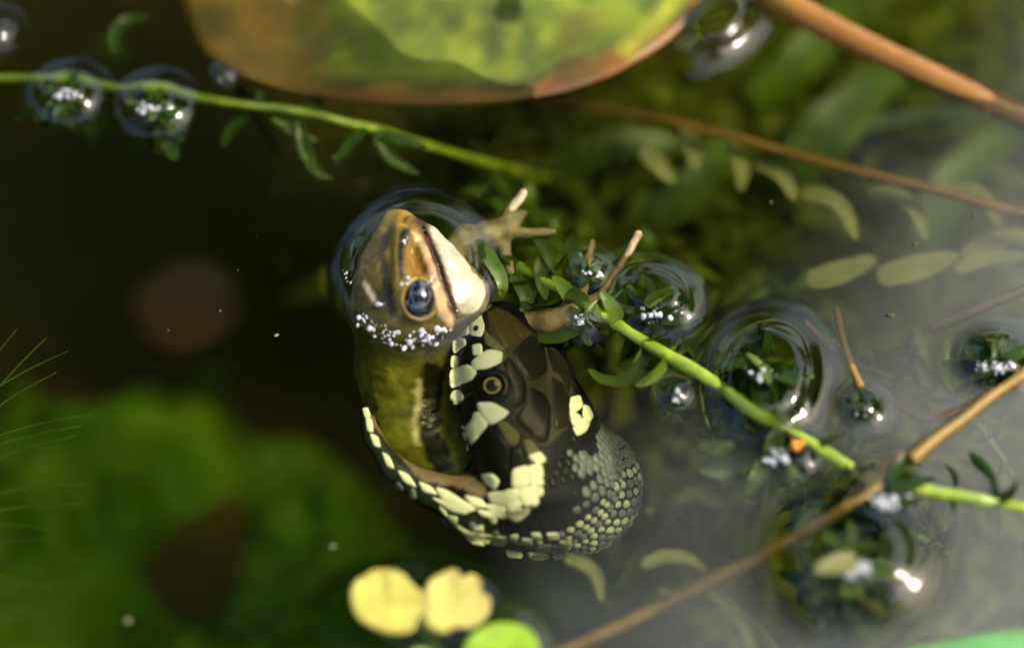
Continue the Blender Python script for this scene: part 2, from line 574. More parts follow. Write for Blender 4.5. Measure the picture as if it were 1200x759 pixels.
def plate(name, f, poly, mat, parent, lift=.28, sink=-.12, smooth_n=2, shrink=1.05, zmax=0.0, rings=(1.0, .9, .6, .25)):
    """a raised plate lying on field f whose outline runs through photo pixels poly"""
    o = np.asarray(poly, float)
    o = np.stack([o * .74 + np.roll(o, 1, 0) * .26, o * .88 + (np.roll(o, 1, 0) + np.roll(o, -1, 0)) * .06, o * .74 + np.roll(o, -1, 0) * .26], 1).reshape(-1, 2)
    c = o.mean(0)
    o = c + (o - c) * shrink
    pts = np.concatenate([c + (o - c) * r for r in rings] + [c[None]])
    n = len(o)
    p, miss = onto(f, pts[:, 0], pts[:, 1], zmax)
    nr = grad(f, p)
    lifts = np.concatenate([np.full(n, l) for l in (sink, lift * .72, lift, lift * 1.12)[:len(rings)]] + [np.array([lift * 1.15])])
    p = p + nr * lifts[:, None]
    Fc = []
    for k in range(len(rings) - 1):
        for i in range(n):
            j = (i + 1) % n
            Fc.append((k * n + i, k * n + j, (k + 1) * n + j, (k + 1) * n + i))
    k = len(rings) - 1
    for i in range(n):
        Fc.append((k * n + i, k * n + (i + 1) % n, len(pts) - 1))
    # face towards the viewer
    V = p
    a, b, c3 = V[Fc[0][0]], V[Fc[0][1]], V[Fc[0][2]]
    if np.dot(np.cross(V[Fc[-1][1]] - V[Fc[-1][0]], V[Fc[-1][2]] - V[Fc[-1][0]]), nr[-1]) < 0:
        Fc = [t[::-1] for t in Fc]
    return obj(name, V, Fc, mat, parent)

def ball(c, ax, r, nu=28, nv=16):
    ax = np.asarray(ax); r = np.asarray(r, float)
    V = [[0, 0, 1.0]]
    for i in range(1, nv):
        a = math.pi * i / nv
        for j in range(nu):
            b = 2 * math.pi * j / nu
            V.append([math.sin(a) * math.cos(b), math.sin(a) * math.sin(b), math.cos(a)])
    V.append([0, 0, -1.0])
    F = [(0, 1 + j, 1 + (j + 1) % nu) for j in range(nu)]
    for i in range(nv - 2):
        for j in range(nu):
            a = 1 + i * nu + j; b = 1 + i * nu + (j + 1) % nu
            F.append((a, a + nu, b + nu, b))
    l = len(V) - 1; s = 1 + (nv - 2) * nu
    F += [(l, s + (j + 1) % nu, s + j) for j in range(nu)]
    V = np.array(V) * r
    return np.asarray(c) + V @ ax, F

def frame_from(n, t):
    n = norm(n); t = np.asarray(t, float); t = norm(t - n * (t @ n))
    return np.array([t, np.cross(n, t), n])      # rows: along, across, out

def tube(pts, rad, seg=10, closed_ends=True):
    pts = np.asarray(pts, float); n = len(pts)
    rad = np.broadcast_to(np.asarray(rad, float), (n,))
    T = np.gradient(pts, axis=0); T /= np.linalg.norm(T, axis=1, keepdims=True)
    up = np.array([0, 0, 1.0]) if abs(T[0][2]) < .9 else np.array([1.0, 0, 0])
    V = []
    a = norm(up - T[0] * (up @ T[0]))
    for i in range(n):
        a = norm(a - T[i] * (a @ T[i])); b = np.cross(T[i], a)
        for j in range(seg):
            th = 2 * math.pi * j / seg
            V.append(pts[i] + rad[i] * (math.cos(th) * a + math.sin(th) * b))
    F = []
    for i in range(n - 1):
        for j in range(seg):
            k = (j + 1) % seg
            F.append((i * seg + j, i * seg + k, (i + 1) * seg + k, (i + 1) * seg + j))
    V.append(pts[0]); V.append(pts[-1])
    s, e = len(V) - 2, len(V) - 1
    F += [(s, (j + 1) % seg, j) for j in range(seg)]
    F += [(e, (n - 1) * seg + j, (n - 1) * seg + (j + 1) % seg) for j in range(seg)]
    return np.array(V), F

#@@SNAKE
# ------------------------------------------------------------------ the snake
snout = P(577, 356, -2.6); nape = P(628, 535, -9.5)
fw = norm(snout - nape)                                  # towards the snout
CW = norm(-refr(rays(np.array(600.), np.array(430.))))   # towards the viewer under water
side = norm(np.cross(fw, CW))                            # to the picture's right
ROLL = math.radians(36)
dor = norm(math.cos(ROLL) * np.cross(side, fw) + math.sin(ROLL) * side)   # out of the crown
if dor @ CW < 0: dor = -dor
lat = np.cross(fw, dor)                                  # to the head's right
if lat[0] < 0: lat = -lat
HL = float(np.linalg.norm(snout - nape))
HC = P(602, 440, -8.0)                                   # axis passes through here
HC0 = HC + fw * ((snout - HC) @ fw)                      # start of the axis at the snout's height
tW = np.array([-.6, 0, 1.5, 4, 8, 12, 16, 20, 24, 28, 32])
hw = np.array([.3, 3.2, 5.2, 6.9, 8.4, 9.2, 9.9, 10.1, 9.9, 9.2, 8.2])
ht = np.array([.3, 1.8, 3.0, 4.4, 5.8, 6.4, 6.5, 6.4, 6.2, 6.0, 5.6])
hb = np.array([.3, 1.9, 3.0, 4.0, 4.8, 5.2, 5.6, 6.0, 6.4, 6.6, 6.6])

def head_field(p):
    q = p - HC0
    t = -(q @ fw); x = q @ lat; y = q @ dor
    tc = np.clip(t, tW[0], tW[-1])
    w = np.interp(tc, tW, hw); a = np.interp(tc, tW, ht); b = np.interp(tc, tW, hb)
    hh = np.where(y > 0, a, b)
    e = 2.35
    k = ((np.abs(x) / w) ** e + (np.abs(y) / hh) ** e) ** (1 / e)
    d = (k - 1) * np.minimum(w, hh) * .85
    over = np.maximum(tW[0] - t, 0) + np.maximum(t - tW[-1], 0)
    d = np.where(over > 0, np.sqrt(np.maximum(d, 0) ** 2 + over ** 2), d)
    # brow over the eye and a dent before it
    eye = ellipsoid(p, EYE, np.array([fw, dor, lat]), (3.2, 2.4, 2.6))
    return smin(d, eye, 1.2)
EYE = P(577, 452, -6.4)
NECK = [(P(632, 515, -13), 8.0), (P(640, 560, -17), 9.6), (P(668, 570, -24), 10.2), (P(672, 575, -38), 8.4),
        (P(680, 575, -58), 8.2), (P(740, 540, -86), 8.5), (P(860, 470, -104), 10), (P(1010, 440, -108), 10),
        (P(1180, 480, -110), 9.5), (P(1330, 600, -112), 8.5), (P(1420, 760, -114), 6.5), (P(1440, 930, -116), 4.0), (P(1400, 1080, -118), 1.4)]
JAW = [(P(429, 480, -9.5), .9), (P(436, 512, -10.5), 1.3), (P(461, 548, -11.5), 1.8), (P(505, 574, -13), 2.6), (P(555, 592, -14), 4.4), (P(610, 580, -16), 7.5)]
JAW2 = [(P(429, 480, -10.0), .9), (P(470, 470, -19), 1.4), (P(540, 500, -24), 2.5), (P(610, 560, -22), 5)]
JAWF = [(P(434, 500, -14), 1.5), (P(480, 540, -20), 3.4), (P(600, 580, -20), 7)]

def snake_field(p):
    d = head_field(p)
    d = smin(d, chain(p, NECK[:6], 2.0), 3.5)
    j = smin(chain(p, JAW, 1.2), chain(p, JAW2, 1.2), 1.5)
    j = smin(j, chain(p, JAWF, 2.0), 1.5)
    return smin(d, j, 2.0)

if 'SNAKE' not in globals():
    lo = np.array([-25., -42., -80.]); hi = np.array([26., 16., 3.])
    V1, F1 = nets(snake_field, lo, hi, .55)
    # the rest of the body lies deep on the bed: continue the same skin as one welded tube
    pc = pix(V1)
    col = np.tile(np.array([.008, .008, .008]), (len(V1), 1))
    gum = polydist(pc, [(436, 495), (460, 530), (500, 556), (545, 562), (562, 575)]) < 9
    q = V1 - HC0
    near_jaw = chain(V1, JAW, 1.2) < 1.0
    col[gum & near_jaw] = (.20, .13, .09)
    crown = inpoly(pc, np.array([(400 + x / 2.2316, 330 + y / 2.2316) for x, y in [(395, 62), (500, 130), (575, 190), (606, 262), (604, 312), (592, 382), (545, 425), (515, 425), (446, 362), (452, 285), (420, 212), (380, 100)]])) & ((V1 - HC0) @ dor > 1)
    col[crown] = (.05, .044, .022)
    und = pc[:, 1] > np.interp(pc[:, 0], [420, 500, 560, 640, 720], [480, 570, 606, 640, 600])
    col[und] = (.02, .028, .018)
    snake = thing('snake', P(640, 560, -30), 'dark grass snake with cream collar and lip scales swallowing the brown frog under water', 'snake')
    body = obj('body', V1, F1, M['snake_skin'], snake, col=col)
    Vt, Ft = tube(chaikin(np.array([a for a, r in NECK[4:]]), 2, False), np.interp(np.linspace(0, 1, len(chaikin(np.array([a for a, r in NECK[4:]]), 2, False))), np.linspace(0, 1, len(NECK[4:])), [r for a, r in NECK[4:]]), 20)
    obj('tail', Vt, Ft, M['scale_black'], snake)

    Z2 = lambda pts: [(400 + x / 2.2316, 330 + y / 2.2316) for x, y in pts]
    cream = [
        [(300, 108), (330, 104), (334, 135), (302, 146)], [(334, 92), (362, 82), (374, 118), (366, 142), (336, 137)],
        [(291, 148), (322, 148), (326, 165), (293, 186)], [(342, 165), (366, 162), (369, 190), (345, 192)],
        [(343, 206), (384, 178), (419, 184), (416, 211), (380, 226), (346, 229)], [(287, 194), (301, 194), (304, 216), (287, 224)],
        [(286, 231), (330, 217), (353, 235), (340, 256), (288, 276)], [(287, 290), (311, 284), (319, 305), (300, 336), (287, 342)],
        [(291, 365), (366, 339), (381, 375), (346, 416), (318, 444), (297, 402)], [(356, 318), (395, 317), (437, 340), (421, 356), (390, 373), (365, 346)],
        [(364, 505), (395, 502), (413, 520), (401, 544), (380, 531)],
        [(447, 492), (488, 480), (490, 535), (448, 541)], [(490, 480), (525, 480), (531, 530), (492, 535)],
        [(383, 552), (460, 541), (472, 560), (430, 588), (394, 577)], [(463, 545), (510, 534), (516, 580), (490, 593), (465, 571)],
        [(433, 582), (465, 570), (496, 600), (460, 629), (431, 611)], [(378, 581), (425, 586), (440, 611), (420, 619), (389, 606)],
        [(488, 455), (520, 444), (536, 465), (515, 481)], [(510, 538), (528, 538), (528, 558), (515, 560)],
        [(55, 331), (69, 329), (77, 352), (62, 357)], [(63, 356), (80, 360), (84, 391), (68, 390)], [(74, 396), (96, 405), (102, 432), (85, 428)],
        [(106, 444), (126, 455), (139, 487), (120, 481)], [(148, 492), (176, 503), (197, 537), (165, 523)], [(203, 521), (236, 535), (252, 557), (215, 548)],
        [(250, 539), (276, 545), (352, 592), (320, 602), (270, 577)], [(320, 557), (366, 567), (382, 590), (345, 586)], [(353, 594), (400, 604), (407, 620), (370, 612)],
        [(236, 563), (290, 580), (332, 606), (290, 602)],
        [(600, 303), (624, 297), (632, 325), (612, 340), (596, 330)], [(634, 322), (648, 326), (659, 348), (650, 366), (632, 350)], [(597, 334), (614, 343), (628, 352), (620, 376), (604, 372)], [(630, 354), (650, 368), (640, 390), (618, 402), (606, 378), (622, 376)],
    ]
    for q in cream:
        plate('scale', snake_field, Z2(q), M['scale_cream'], snake, lift=.15, shrink=1.17)
    pale = [
        [(278, 608), (306, 614), (301, 633), (284, 627)], [(343, 640), (371, 634), (374, 651), (349, 650)], [(326, 648), (385, 660), (437, 664), (432, 691), (380, 682)],
        [(438, 659), (466, 659), (462, 677), (439, 677)], [(469, 669), (501, 669), (502, 687), (474, 684)], [(494, 654), (521, 654), (527, 669), (499, 670)],
        [(428, 703), (470, 708), (477, 720), (440, 717)], [(484, 711), (530, 707), (547, 721), (510, 729)], [(504, 689), (551, 684), (547, 706), (515, 702)],
        [(300, 632), (340, 655), (380, 690), (340, 680), (310, 650)], [(255, 583), (275, 600), (280, 615), (262, 600)], [(535, 655), (568, 654), (572, 673), (540, 674)],
        [(568, 676), (602, 674), (604, 692), (570, 693)], [(550, 712), (575, 708), (585, 720), (560, 725)],
    ]
    for q in pale:
        plate('scale', snake_field, Z2(q), M['scale_pale'], snake, lift=.3)
    dark = {
        'plate_olive': [[(318, 87), (372, 54), (394, 56), (384, 75), (342, 84)], [(405, 368), (426, 361), (467, 395), (461, 427), (438, 429), (420, 396)],
                        [(474, 411), (495, 411), (521, 443), (488, 452), (480, 438)], [(372, 122), (400, 150), (432, 178), (400, 178), (375, 160)]],
        'plate_brown': [[(379, 76), (400, 74), (451, 110), (461, 156), (431, 177), (405, 150), (385, 102)], [(396, 59), (441, 79), (500, 131), (470, 152), (447, 110)]],
        'plate_dark': [[(471, 156), (500, 135), (532, 166), (542, 236), (491, 266), (440, 189)], [(438, 190), (487, 268), (481, 318), (450, 338), (452, 282), (421, 212)],
                       [(492, 271), (531, 291), (549, 321), (549, 381), (540, 423), (519, 426), (446, 360), (482, 311)],
                       [(546, 240), (586, 270), (603, 311), (592, 381), (556, 391), (553, 312)], [(534, 166), (572, 190), (607, 261), (592, 300), (571, 242), (546, 232)]],
        'scale_black': [[(388, 376), (412, 398), (440, 431), (437, 500), (405, 500), (365, 498), (332, 449), (350, 420)], [(443, 431), (474, 432), (486, 476), (446, 490), (441, 520), (418, 520), (440, 498)],
                        [(320, 300), (345, 285), (362, 310), (350, 338), (305, 342)], [(328, 165), (342, 192), (340, 215), (305, 216), (304, 195)], [(600, 405), (640, 395), (672, 425), (660, 462), (620, 440)],
                        [(290, 278), (340, 258), (345, 282), (318, 296), (310, 284)],
                        [(345, 245), (370, 228), (410, 228), (440, 245), (448, 275), (436, 302), (400, 312), (362, 305), (344, 280)]],
    }
    for k, L in dark.items():
        for q in L:
            plate('head_plate', snake_field, Z2(q), M[k], snake, lift=.09, shrink=1.05)
    # eye: dark ball in a dark orbit with a thin gold ring round the pupil
    pe, _ = onto(snake_field, np.array([577.]), np.array([452.])); ne = norm(.55 * grad(snake_field, pe)[0] + .45 * CW)
    fr = frame_from(ne, fw)
    Ve, Fe = ball(pe[0] - ne * 1.3, fr, (2.5, 2.3, 2.1))
    eye = obj('eye', Ve, Fe, M['black_gloss'], snake)
    pi, _ = onto(snake_field, np.array([579.]), np.array([452.]))
    ci = pe[0] + ne * .62 + fr[1] * 0
    th = np.linspace(0, 2 * math.pi, 33)[:-1]
    for nm, r0, r1, up, mt in (('iris', 1.0, 1.28, .08, 'iris'),):
        A = np.array([ci + fr[0] * math.cos(t) * r1 + fr[1] * math.sin(t) * r1 - ne * .12 for t in th])
        B = np.array([ci + fr[0] * math.cos(t) * (r0 + r1) / 2 + fr[1] * math.sin(t) * (r0 + r1) / 2 + ne * up for t in th])
        C = np.array([ci + fr[0] * math.cos(t) * r0 + fr[1] * math.sin(t) * r0 - ne * .02 for t in th])
        n = len(th)
        Fi = []
        for k in range(2):
            for i in range(n):
                j = (i + 1) % n
                Fi.append((k * n + i, k * n + j, (k + 1) * n + j, (k + 1) * n + i))
        obj('iris', np.concatenate([A, B, C]), Fi, M[mt], eye)
    Vp, Fp = ball(ci - ne * .3, fr, (.95, .95, .42))
    obj('pupil', Vp, Fp, M['pupil'], eye)
    pn, _ = onto(snake_field, np.array([558.3]), np.array([385.5])); nn = grad(snake_field, pn)[0]
    Vn, Fn = ball(pn[0] + nn * .3, frame_from(nn, fw), (.55, .42, .1), 16, 8)
    obj('nostril', Vn, Fn, M['scale_black'], snake)

    # small neck scales: staggered rows round the neck
    taken = [np.array(Z2(q)) for q in cream + pale + sum(dark.values(), [])]
    path = chaikin(np.array([a for a, r in NECK[:6]]), 3, False)
    seg = np.linalg.norm(np.diff(path, axis=0), axis=1); cum = np.concatenate([[0], np.cumsum(seg)])
    L = 2.0; W = 1.55
    u0 = np.array([math.cos(a) for a in np.linspace(0, 1, 2)])
    Vs, Fs = None, None
    # shared keeled scale: pointed oval
    o = chaikin([(-1.15, 0), (-.6, .62), (.3, .75), (1.1, 0), (.3, -.75), (-.6, -.62)], 1)
    n = len(o)
    Vk = [(x, y, -.14 + .10 * x) for x, y in o] + [(x * .86, y * .86, .08 + .12 * x) for x, y in o] + [(x * .5, y * .2, .20 + .12 * x) for x, y in o] + [(0, 0, .20)]
    Fk = [(k * n + i, k * n + (i + 1) % n, (k + 1) * n + (i + 1) % n, (k + 1) * n + i) for k in range(2) for i in range(n)] + [(2 * n + i, 2 * n + (i + 1) % n, 3 * n) for i in range(n)]
    protos = {k: mesh('scale', Vk, Fk, M[k]) for k in ('scale_slate', 'scale_pale', 'scale_black')}
    cand = []
    rows = 0
    s = 0.0
    while s < cum[-1] - 6 and s < 46:
        i = min(np.searchsorted(cum, s, side='right') - 1, len(path) - 2)
        c = path[i] + (path[i + 1] - path[i]) * (s - cum[i]) / seg[i]
        t = norm(path[i + 1] - path[i])
        a = norm(np.cross(t, [0, 0, 1.0])); b = np.cross(a, t)
        nsc = 42
        for k in range(nsc):
            th_ = 2 * math.pi * (k + .5 * (rows % 2)) / nsc
            d = math.cos(th_) * a + math.sin(th_) * b
            cand.append((c, t, d))
        s += L * .56; rows += 1
    C0 = np.array([c[0] for c in cand]); T0 = np.array([c[1] for c in cand]); D0 = np.array([c[2] for c in cand])
    p = C0 + D0 * 22
    for _ in range(60):
        v = snake_field(p); p = p - D0 * (np.maximum(v, 0) * .5)[:, None]
    g0 = grad(snake_field, p)
    vis = (g0 * (norm(CAM) if False else CW)).sum(1)
    pp = pix(p)
    keep = (np.abs(snake_field(p)) < .4) & ((g0 * D0).sum(1) > .35)
    inhead = inpoly(pp, np.array(Z2([(280, 60), (400, 50), (520, 130), (600, 250), (600, 300), (545, 400), (560, 390), (535, 430), (535, 470), (530, 560), (460, 630), (250, 560), (100, 450), (50, 330), (290, 330)])))
    for q in taken:
        inhead |= inpoly(pp, q.mean(0) + (q - q.mean(0)) * 1.1)
    th_mid = ((p - HC0) @ dor)
    keep &= ~(inhead & (vis > -.2))
    ids = np.argwhere(keep)[:, 0]
    order = ids[np.argsort(-vis[ids])]
    blackz = inpoly(pp, np.array(Z2([(530, 430), (550, 400), (640, 540), (600, 620), (560, 655), (430, 660), (470, 620), (530, 560)])))
    lowz = pp[:, 1] > np.interp(pp[:, 0], [520, 600, 640, 700, 760], [570, 612, 622, 590, 520])
    restV, restF = [], []
    for r_, i in enumerate(order):
        fr = frame_from(g0[i], T0[i])
        R3 = Matrix(((fr[0][0], fr[1][0], fr[2][0]), (fr[0][1], fr[1][1], fr[2][1]), (fr[0][2], fr[1][2], fr[2][2])))
        kd = 'scale_black' if blackz[i] else ('scale_pale' if lowz[i] else 'scale_slate')
        sc = (1.0 + .10 * rng.standard_normal()); kd = 'scale_slate' if kd == 'scale_pale' and rng.random() < .45 else kd; sc *= .9 if kd == 'scale_pale' else 1
        if r_ < 250:
            o = bpy.data.objects.new('scale', protos[kd])
            SC.collection.objects.link(o); o.parent = snake; o.matrix_parent_inverse = world_of(snake).inverted()
            o.location = Vector(p[i] * MM); o.rotation_euler = R3.to_euler(); o.scale = (sc, sc, sc)
            o.cycles.is_caustics_receiver = True
        else:
            b0 = len(restV) * len(Vk)
            restV.append(p[i] + (np.array(Vk) * sc) @ fr); restF += [tuple(x + b0 for x in f) for f in Fk]
    if restV:
        o = obj('small_scales', np.concatenate(restV), restF, M['scale_slate'], snake); kind(o, 'stuff')
    SNAKE = True

#@@FROG
# ------------------------------------------------------------------ the frog
fa = norm(P(466, 262, 3.5) - P(488, 385, 2.0))          # towards the snout
FEYE = P(489, 350, 6.2)
HEADC = [(P(464, 258, 2.2), 2.0), (P(469, 284, 2.2), 4.0), (P(476, 318, 1.2), 7.4), (P(478, 346, -1.6), 9.2)]
THROAT = [(P(474, 260, 1.8), 1.5), (P(495, 286, 2.0), 2.6), (P(514, 318, 1.2), 4.0), (P(530, 346, -1.6), 5.4)]
FBODY = [(P(478, 350, -4.5), 8.6), (P(478, 430, -13), 7.4), (P(486, 500, -17), 7.0), (P(535, 550, -20), 5.5), (P(590, 570, -22), 4)]
FARM = [(P(520, 320, -5), 3.2), (P(548, 288, -3.2), 2.6), (P(572, 276, -2.2), 2.2), (P(590, 268, -1.8), 1.7)]
FINGERS = [[(P(588, 268, -1.8), 1.3), (P(600, 246, -.9), .9), (P(613, 227, .1), .7)], [(P(590, 268, -1.8), 1.2), (P(606, 258, -1.4), .8), (P(614, 250, -1.4), .6)],
           [(P(590, 272, -1.8), 1.2), (P(615, 273, -1.6), .8), (P(648, 272, -.8), .65)], [(P(588, 274, -1.8), 1.2), (P(592, 300, -2.4), .9), (P(598, 318, -3), .7)]]
ARM2 = [(P(560, 384, -10), 2.8), (P(612, 382, -6.5), 2.3), (P(645, 377, -3.5), 1.9), (P(672, 366, -2.4), 1.5)]
FING2 = [[(P(672, 366, -2.4), 1.1), (P(684, 338, -1.4), .75), (P(690, 305, -.4), .65), (P(694, 284, -.8), .55)], [(P(674, 366, -2.4), 1.1), (P(705, 345, -1.9), .75), (P(726, 314, -.8), .65), (P(748, 275, .5), .65)],
         [(P(672, 368, -2.4), 1.1), (P(700, 376, -2.6), .8), (P(716, 382, -3), .6)], [(P(668, 370, -2.6), 1.0), (P(680, 389, -3.4), .8), (P(690, 402, -4), .6)]]
CWA = norm(CAM - P(489, 350, 8))

def smax(a, b, k): return -smin(-a, -b, k)
CRA, CRB = P(457, 256, 3.6), P(469, 345, 7.0)
NL = norm(np.cross(CRB - CRA, np.array([-.90, 0, -.44]))); NL = NL if NL[2] > 0 else -NL
NR = norm(np.cross(CRB - CRA, np.array([.93, 0, -.36]))); NR = NR if NR[2] > 0 else -NR
def head_solid(p):
    d = chain(p, HEADC, 2.0)
    d = smax(d, (p - CRA) @ NL - .2, 1.2)
    d = smax(d, (p - CRA) @ NR - .2, 1.4)
    return smin(d, chain(p, THROAT, 2.0), 1.2)
def frog_field(p):
    d = head_solid(p)
    # eye bulge, brow and nostril swelling
    d = smin(d, np.linalg.norm(p - (FEYE - CWA * 2.2), axis=-1) - 3.55, 1.0)
    d = smin(d, np.linalg.norm(p - P(474, 280, 5.4), axis=-1) - 1.5, 1.5)
    d = smin(d, capsule(p, P(468, 268, 4.3), P(470, 335, 7.2), .9, 1.3), 1.0)      # ridge from nostril to brow
    d = smin(d, chain(p, FBODY, 2.0), 2.5)
    # mouth slit
    m = chain(p, MOUTH, .3)
    d = np.maximum(d, -(m - .55))
    d = smin(d, chain(p, LIP, .3), .7)
    a = chain(p, FARM, 1.0)
    for fg in FINGERS: a = smin(a, chain(p, fg, .4), .7)
    b = chain(p, ARM2, 1.0)
    for fg in FING2: b = smin(b, chain(p, fg, .4), .6)
    return smin(smin(d, a, 1.2), b, .8)
def _base(p):
    d = head_solid(p)
    return smin(d, np.linalg.norm(p - (FEYE - CWA * 2.2), axis=-1) - 3.55, 1.0)
mp = np.array([(489, 259), (500, 282), (511, 308), (521, 334), (530, 360), (533, 376)], float)
mq, _ = onto(_base, mp[:, 0], mp[:, 1], 14.0)
MOUTH = [(q, .0) for q in mq]
lp = np.array([(482, 260), (492, 284), (502, 310), (511, 335), (519, 360), (524, 378)], float)
lq, _ = onto(_base, lp[:, 0], lp[:, 1], 14.0)
LIP = [(q - CWA * .35, .95) for q in lq]

V1, F1 = nets(frog_field, np.array([-28., -30., -26.]), np.array([22., 24., 14.]), .36)
for _ in range(2):                                      # no stair steps
    pass
V1 = V1 + grad(frog_field, V1) * (.10 * vnoise(V1 * .9) + .05 * vnoise(V1 * 2.1))[:, None]
pc = pix(V1)
Z5 = lambda pts: [(390 + x / 3.795, 220 + y / 3.795) for x, y in pts]
Z4 = lambda pts: [(400 + x / 3.795, 320 + y / 3.795) for x, y in pts]
nz = vnoise(V1 * .35); nz2 = vnoise(V1 * 1.1)
col = np.array([.085, .064, .007]) * (1 + .35 * nz + .25 * nz2)[:, None]
front = (grad(frog_field, V1) @ CWA) > -.15
def paint(poly, c, amt=1.0):
    global col
    m = inpoly(pc, np.array(poly)) & front
    col[m] = col[m] * (1 - amt) + np.array(c) * amt
paint(Z5([(60, 300), (120, 250), (200, 180), (240, 250), (200, 420), (250, 600), (120, 600), (50, 420)]), (.05, .040, .005), .8)
paint(Z5([(230, 190), (300, 120), (310, 250), (290, 420), (310, 560), (270, 600), (230, 480), (200, 360)]), (.21, .145, .012), .9)
paint(Z5([(300, 90), (370, 100), (420, 190), (470, 300), (430, 330), (400, 250), (330, 170), (290, 170)]), (.25, .14, .012), .9)
paint(Z5([(325, 230), (400, 235), (435, 400), (400, 470), (330, 410)]), (.17, .09, .01), 1)
paint(Z5([(215, 215), (262, 150), (285, 135), (262, 190), (240, 300), (262, 430), (290, 560), (262, 590), (225, 470), (205, 340)]), (.014, .010, .003), .9)
paint(Z5([(300, 190), (335, 178), (345, 210), (318, 260), (316, 400), (292, 400), (283, 280)]), (.012, .007, .004), 1)
paint(Z5([(345, 190), (400, 215), (445, 320), (488, 450), (548, 570), (530, 640), (470, 560), (445, 430), (405, 300)]), (.42, .28, .13), 1)
dm = polydist(pc, Z5([(375, 140), (405, 190), (435, 245), (470, 330), (505, 430), (535, 535)]))
col[(dm < 5.4 + 1.8 * nz2) & front] = (.045, .018, .008)
paint(Z5([(425, 150), (500, 215), (600, 335), (700, 440), (740, 520), (640, 560), (575, 560), (545, 500), (520, 420), (480, 300), (440, 210)]), (.42, .36, .23), 1)
fold = np.abs(np.sin(V1[:, 0] * 1.3 + nz2 * 2.0)) < .12
m = inpoly(pc, np.array(Z5([(470, 210), (600, 335), (700, 440), (640, 520), (560, 480)]))) & front & fold
col[m] *= .82
paint(Z5([(130, 415), (150, 425), (202, 510), (180, 508)]), (.6, .48, .32), 1)
m = (V1[:, 0] > P(520, 300, 0)[0]) & (chain(V1, FARM, 1) < 1.5) | (np.minimum.reduce([chain(V1, f, .4) for f in FINGERS]) < .8)
col[m] = np.array([.36, .28, .15]) * (1 + .3 * nz2[m])[:, None]
m = (chain(V1, ARM2, 1) < .8) | (np.minimum.reduce([chain(V1, f, .4) for f in FING2]) < .8)
col[m] = np.array([.28, .20, .10]) * (1 + .35 * nz2[m])[:, None]
# flank under water
m = (pc[:, 1] > 398) & (V1[:, 2] < 0) & (pc[:, 0] < 560)
col[m] = np.array([.13, .125, .012]) * (1 + .4 * nz[m] + .3 * nz2[m])[:, None]
db = polydist(pc, Z4([(405, 440), (400, 560), (385, 640), (400, 740), (440, 850)]))
col[m & (db < 13 + 5 * nz2)] = (.008, .006, .002)
dl = polydist(pc, Z4([(345, 480), (340, 580), (325, 660), (340, 760)]))
col[m & (dl < 3.0 + 1.8 * nz2)] = (.42, .36, .16)
frog = thing('frog', P(487, 380, -6), 'brown frog with dark eye and cream throat, head poking out of the water', 'frog')
for _ in range(1):                                       # soften the edges of the markings
    acc = np.zeros_like(col); cnt = np.zeros(len(col))
    for a_ in range(4):
        for b_ in range(4):
            np.add.at(acc, F1[:, a_], col[F1[:, b_]]); np.add.at(cnt, F1[:, a_], 1)
    col = acc / np.maximum(cnt, 1)[:, None]
obj('body', V1, F1, M['frog'], frog, col=np.clip(col, .003, .85))
fr = frame_from(norm(CWA + .25 * RIGHT), fa)
Ve, Fe = ball(FEYE - CWA * .95, fr, (3.1, 2.75, 3.0), 36, 20)
fe = obj('eye', Ve, Fe, M['frog_eye'], frog)
lid = np.array([FEYE - CWA * .95 + fr[2] * (.95 + .35 * math.sin(t)) + fr[0] * math.cos(t) * 2.95 + fr[1] * math.sin(t) * 2.6 for t in np.linspace(0, 2 * math.pi, 37)])
Vl, Fl = tube(lid, .42 + .18 * np.sin(np.linspace(0, 2 * math.pi, 37) * 2), 8)
obj('eyelid', Vl, Fl, M['frog_rim'], fe)

# wet beads along the waterline and over the eye: far too many and small to count
def beads(name, spots, parent=None, mat='bead', seed=1):
    r = np.random.default_rng(seed)
    Vb, Fb = ball((0, 0, 0), np.eye(3), (1, 1, 1), 8, 5)
    Vs, Fs = [], []
    for c, n, spread, rad in spots:
        for _ in range(n):
            q = np.asarray(c) + r.standard_normal(3) * np.asarray(spread)
            Fs += [tuple(x + len(Vs) * len(Vb) for x in f) for f in Fb]
            Vs.append(q + (Vb * rad * (.22 + 1.5 * r.random() ** 3.5) * (1 + .3 * r.standard_normal(3))) @ np.linalg.qr(r.standard_normal((3, 3)))[0])
    return kind(obj(name, np.concatenate(Vs), Fs, M[mat], parent), 'stuff')

def on_frog(px, py):
    q, _ = onto(frog_field, np.array([float(px)]), np.array([float(py)]), 14.0)
    return q[0]
fsp = []
for x, y, n, sp, rd in ((476, 330, 14, .7, .2), (503, 333, 8, .5, .2), (468, 345, 8, .5, .2), (505, 388, 16, .9, .32), (490, 392, 12, .9, .26), (520, 383, 14, .8, .28),
                       (452, 388, 18, 1.0, .28), (440, 380, 16, .9, .25), (430, 372, 12, .8, .22), (470, 398, 12, .9, .3), (408, 318, 8, .45, .25), (414, 330, 6, .4, .25), (448, 355, 3, .3, .3), (476, 282, 4, .4, .22)):
    c = on_frog(x, y); c = c + CWA * .2
    fsp.append((c, int(n * 1.6), (sp * 1.1, sp * 1.1, sp * .35), rd))
beads('water_beads', fsp, frog)

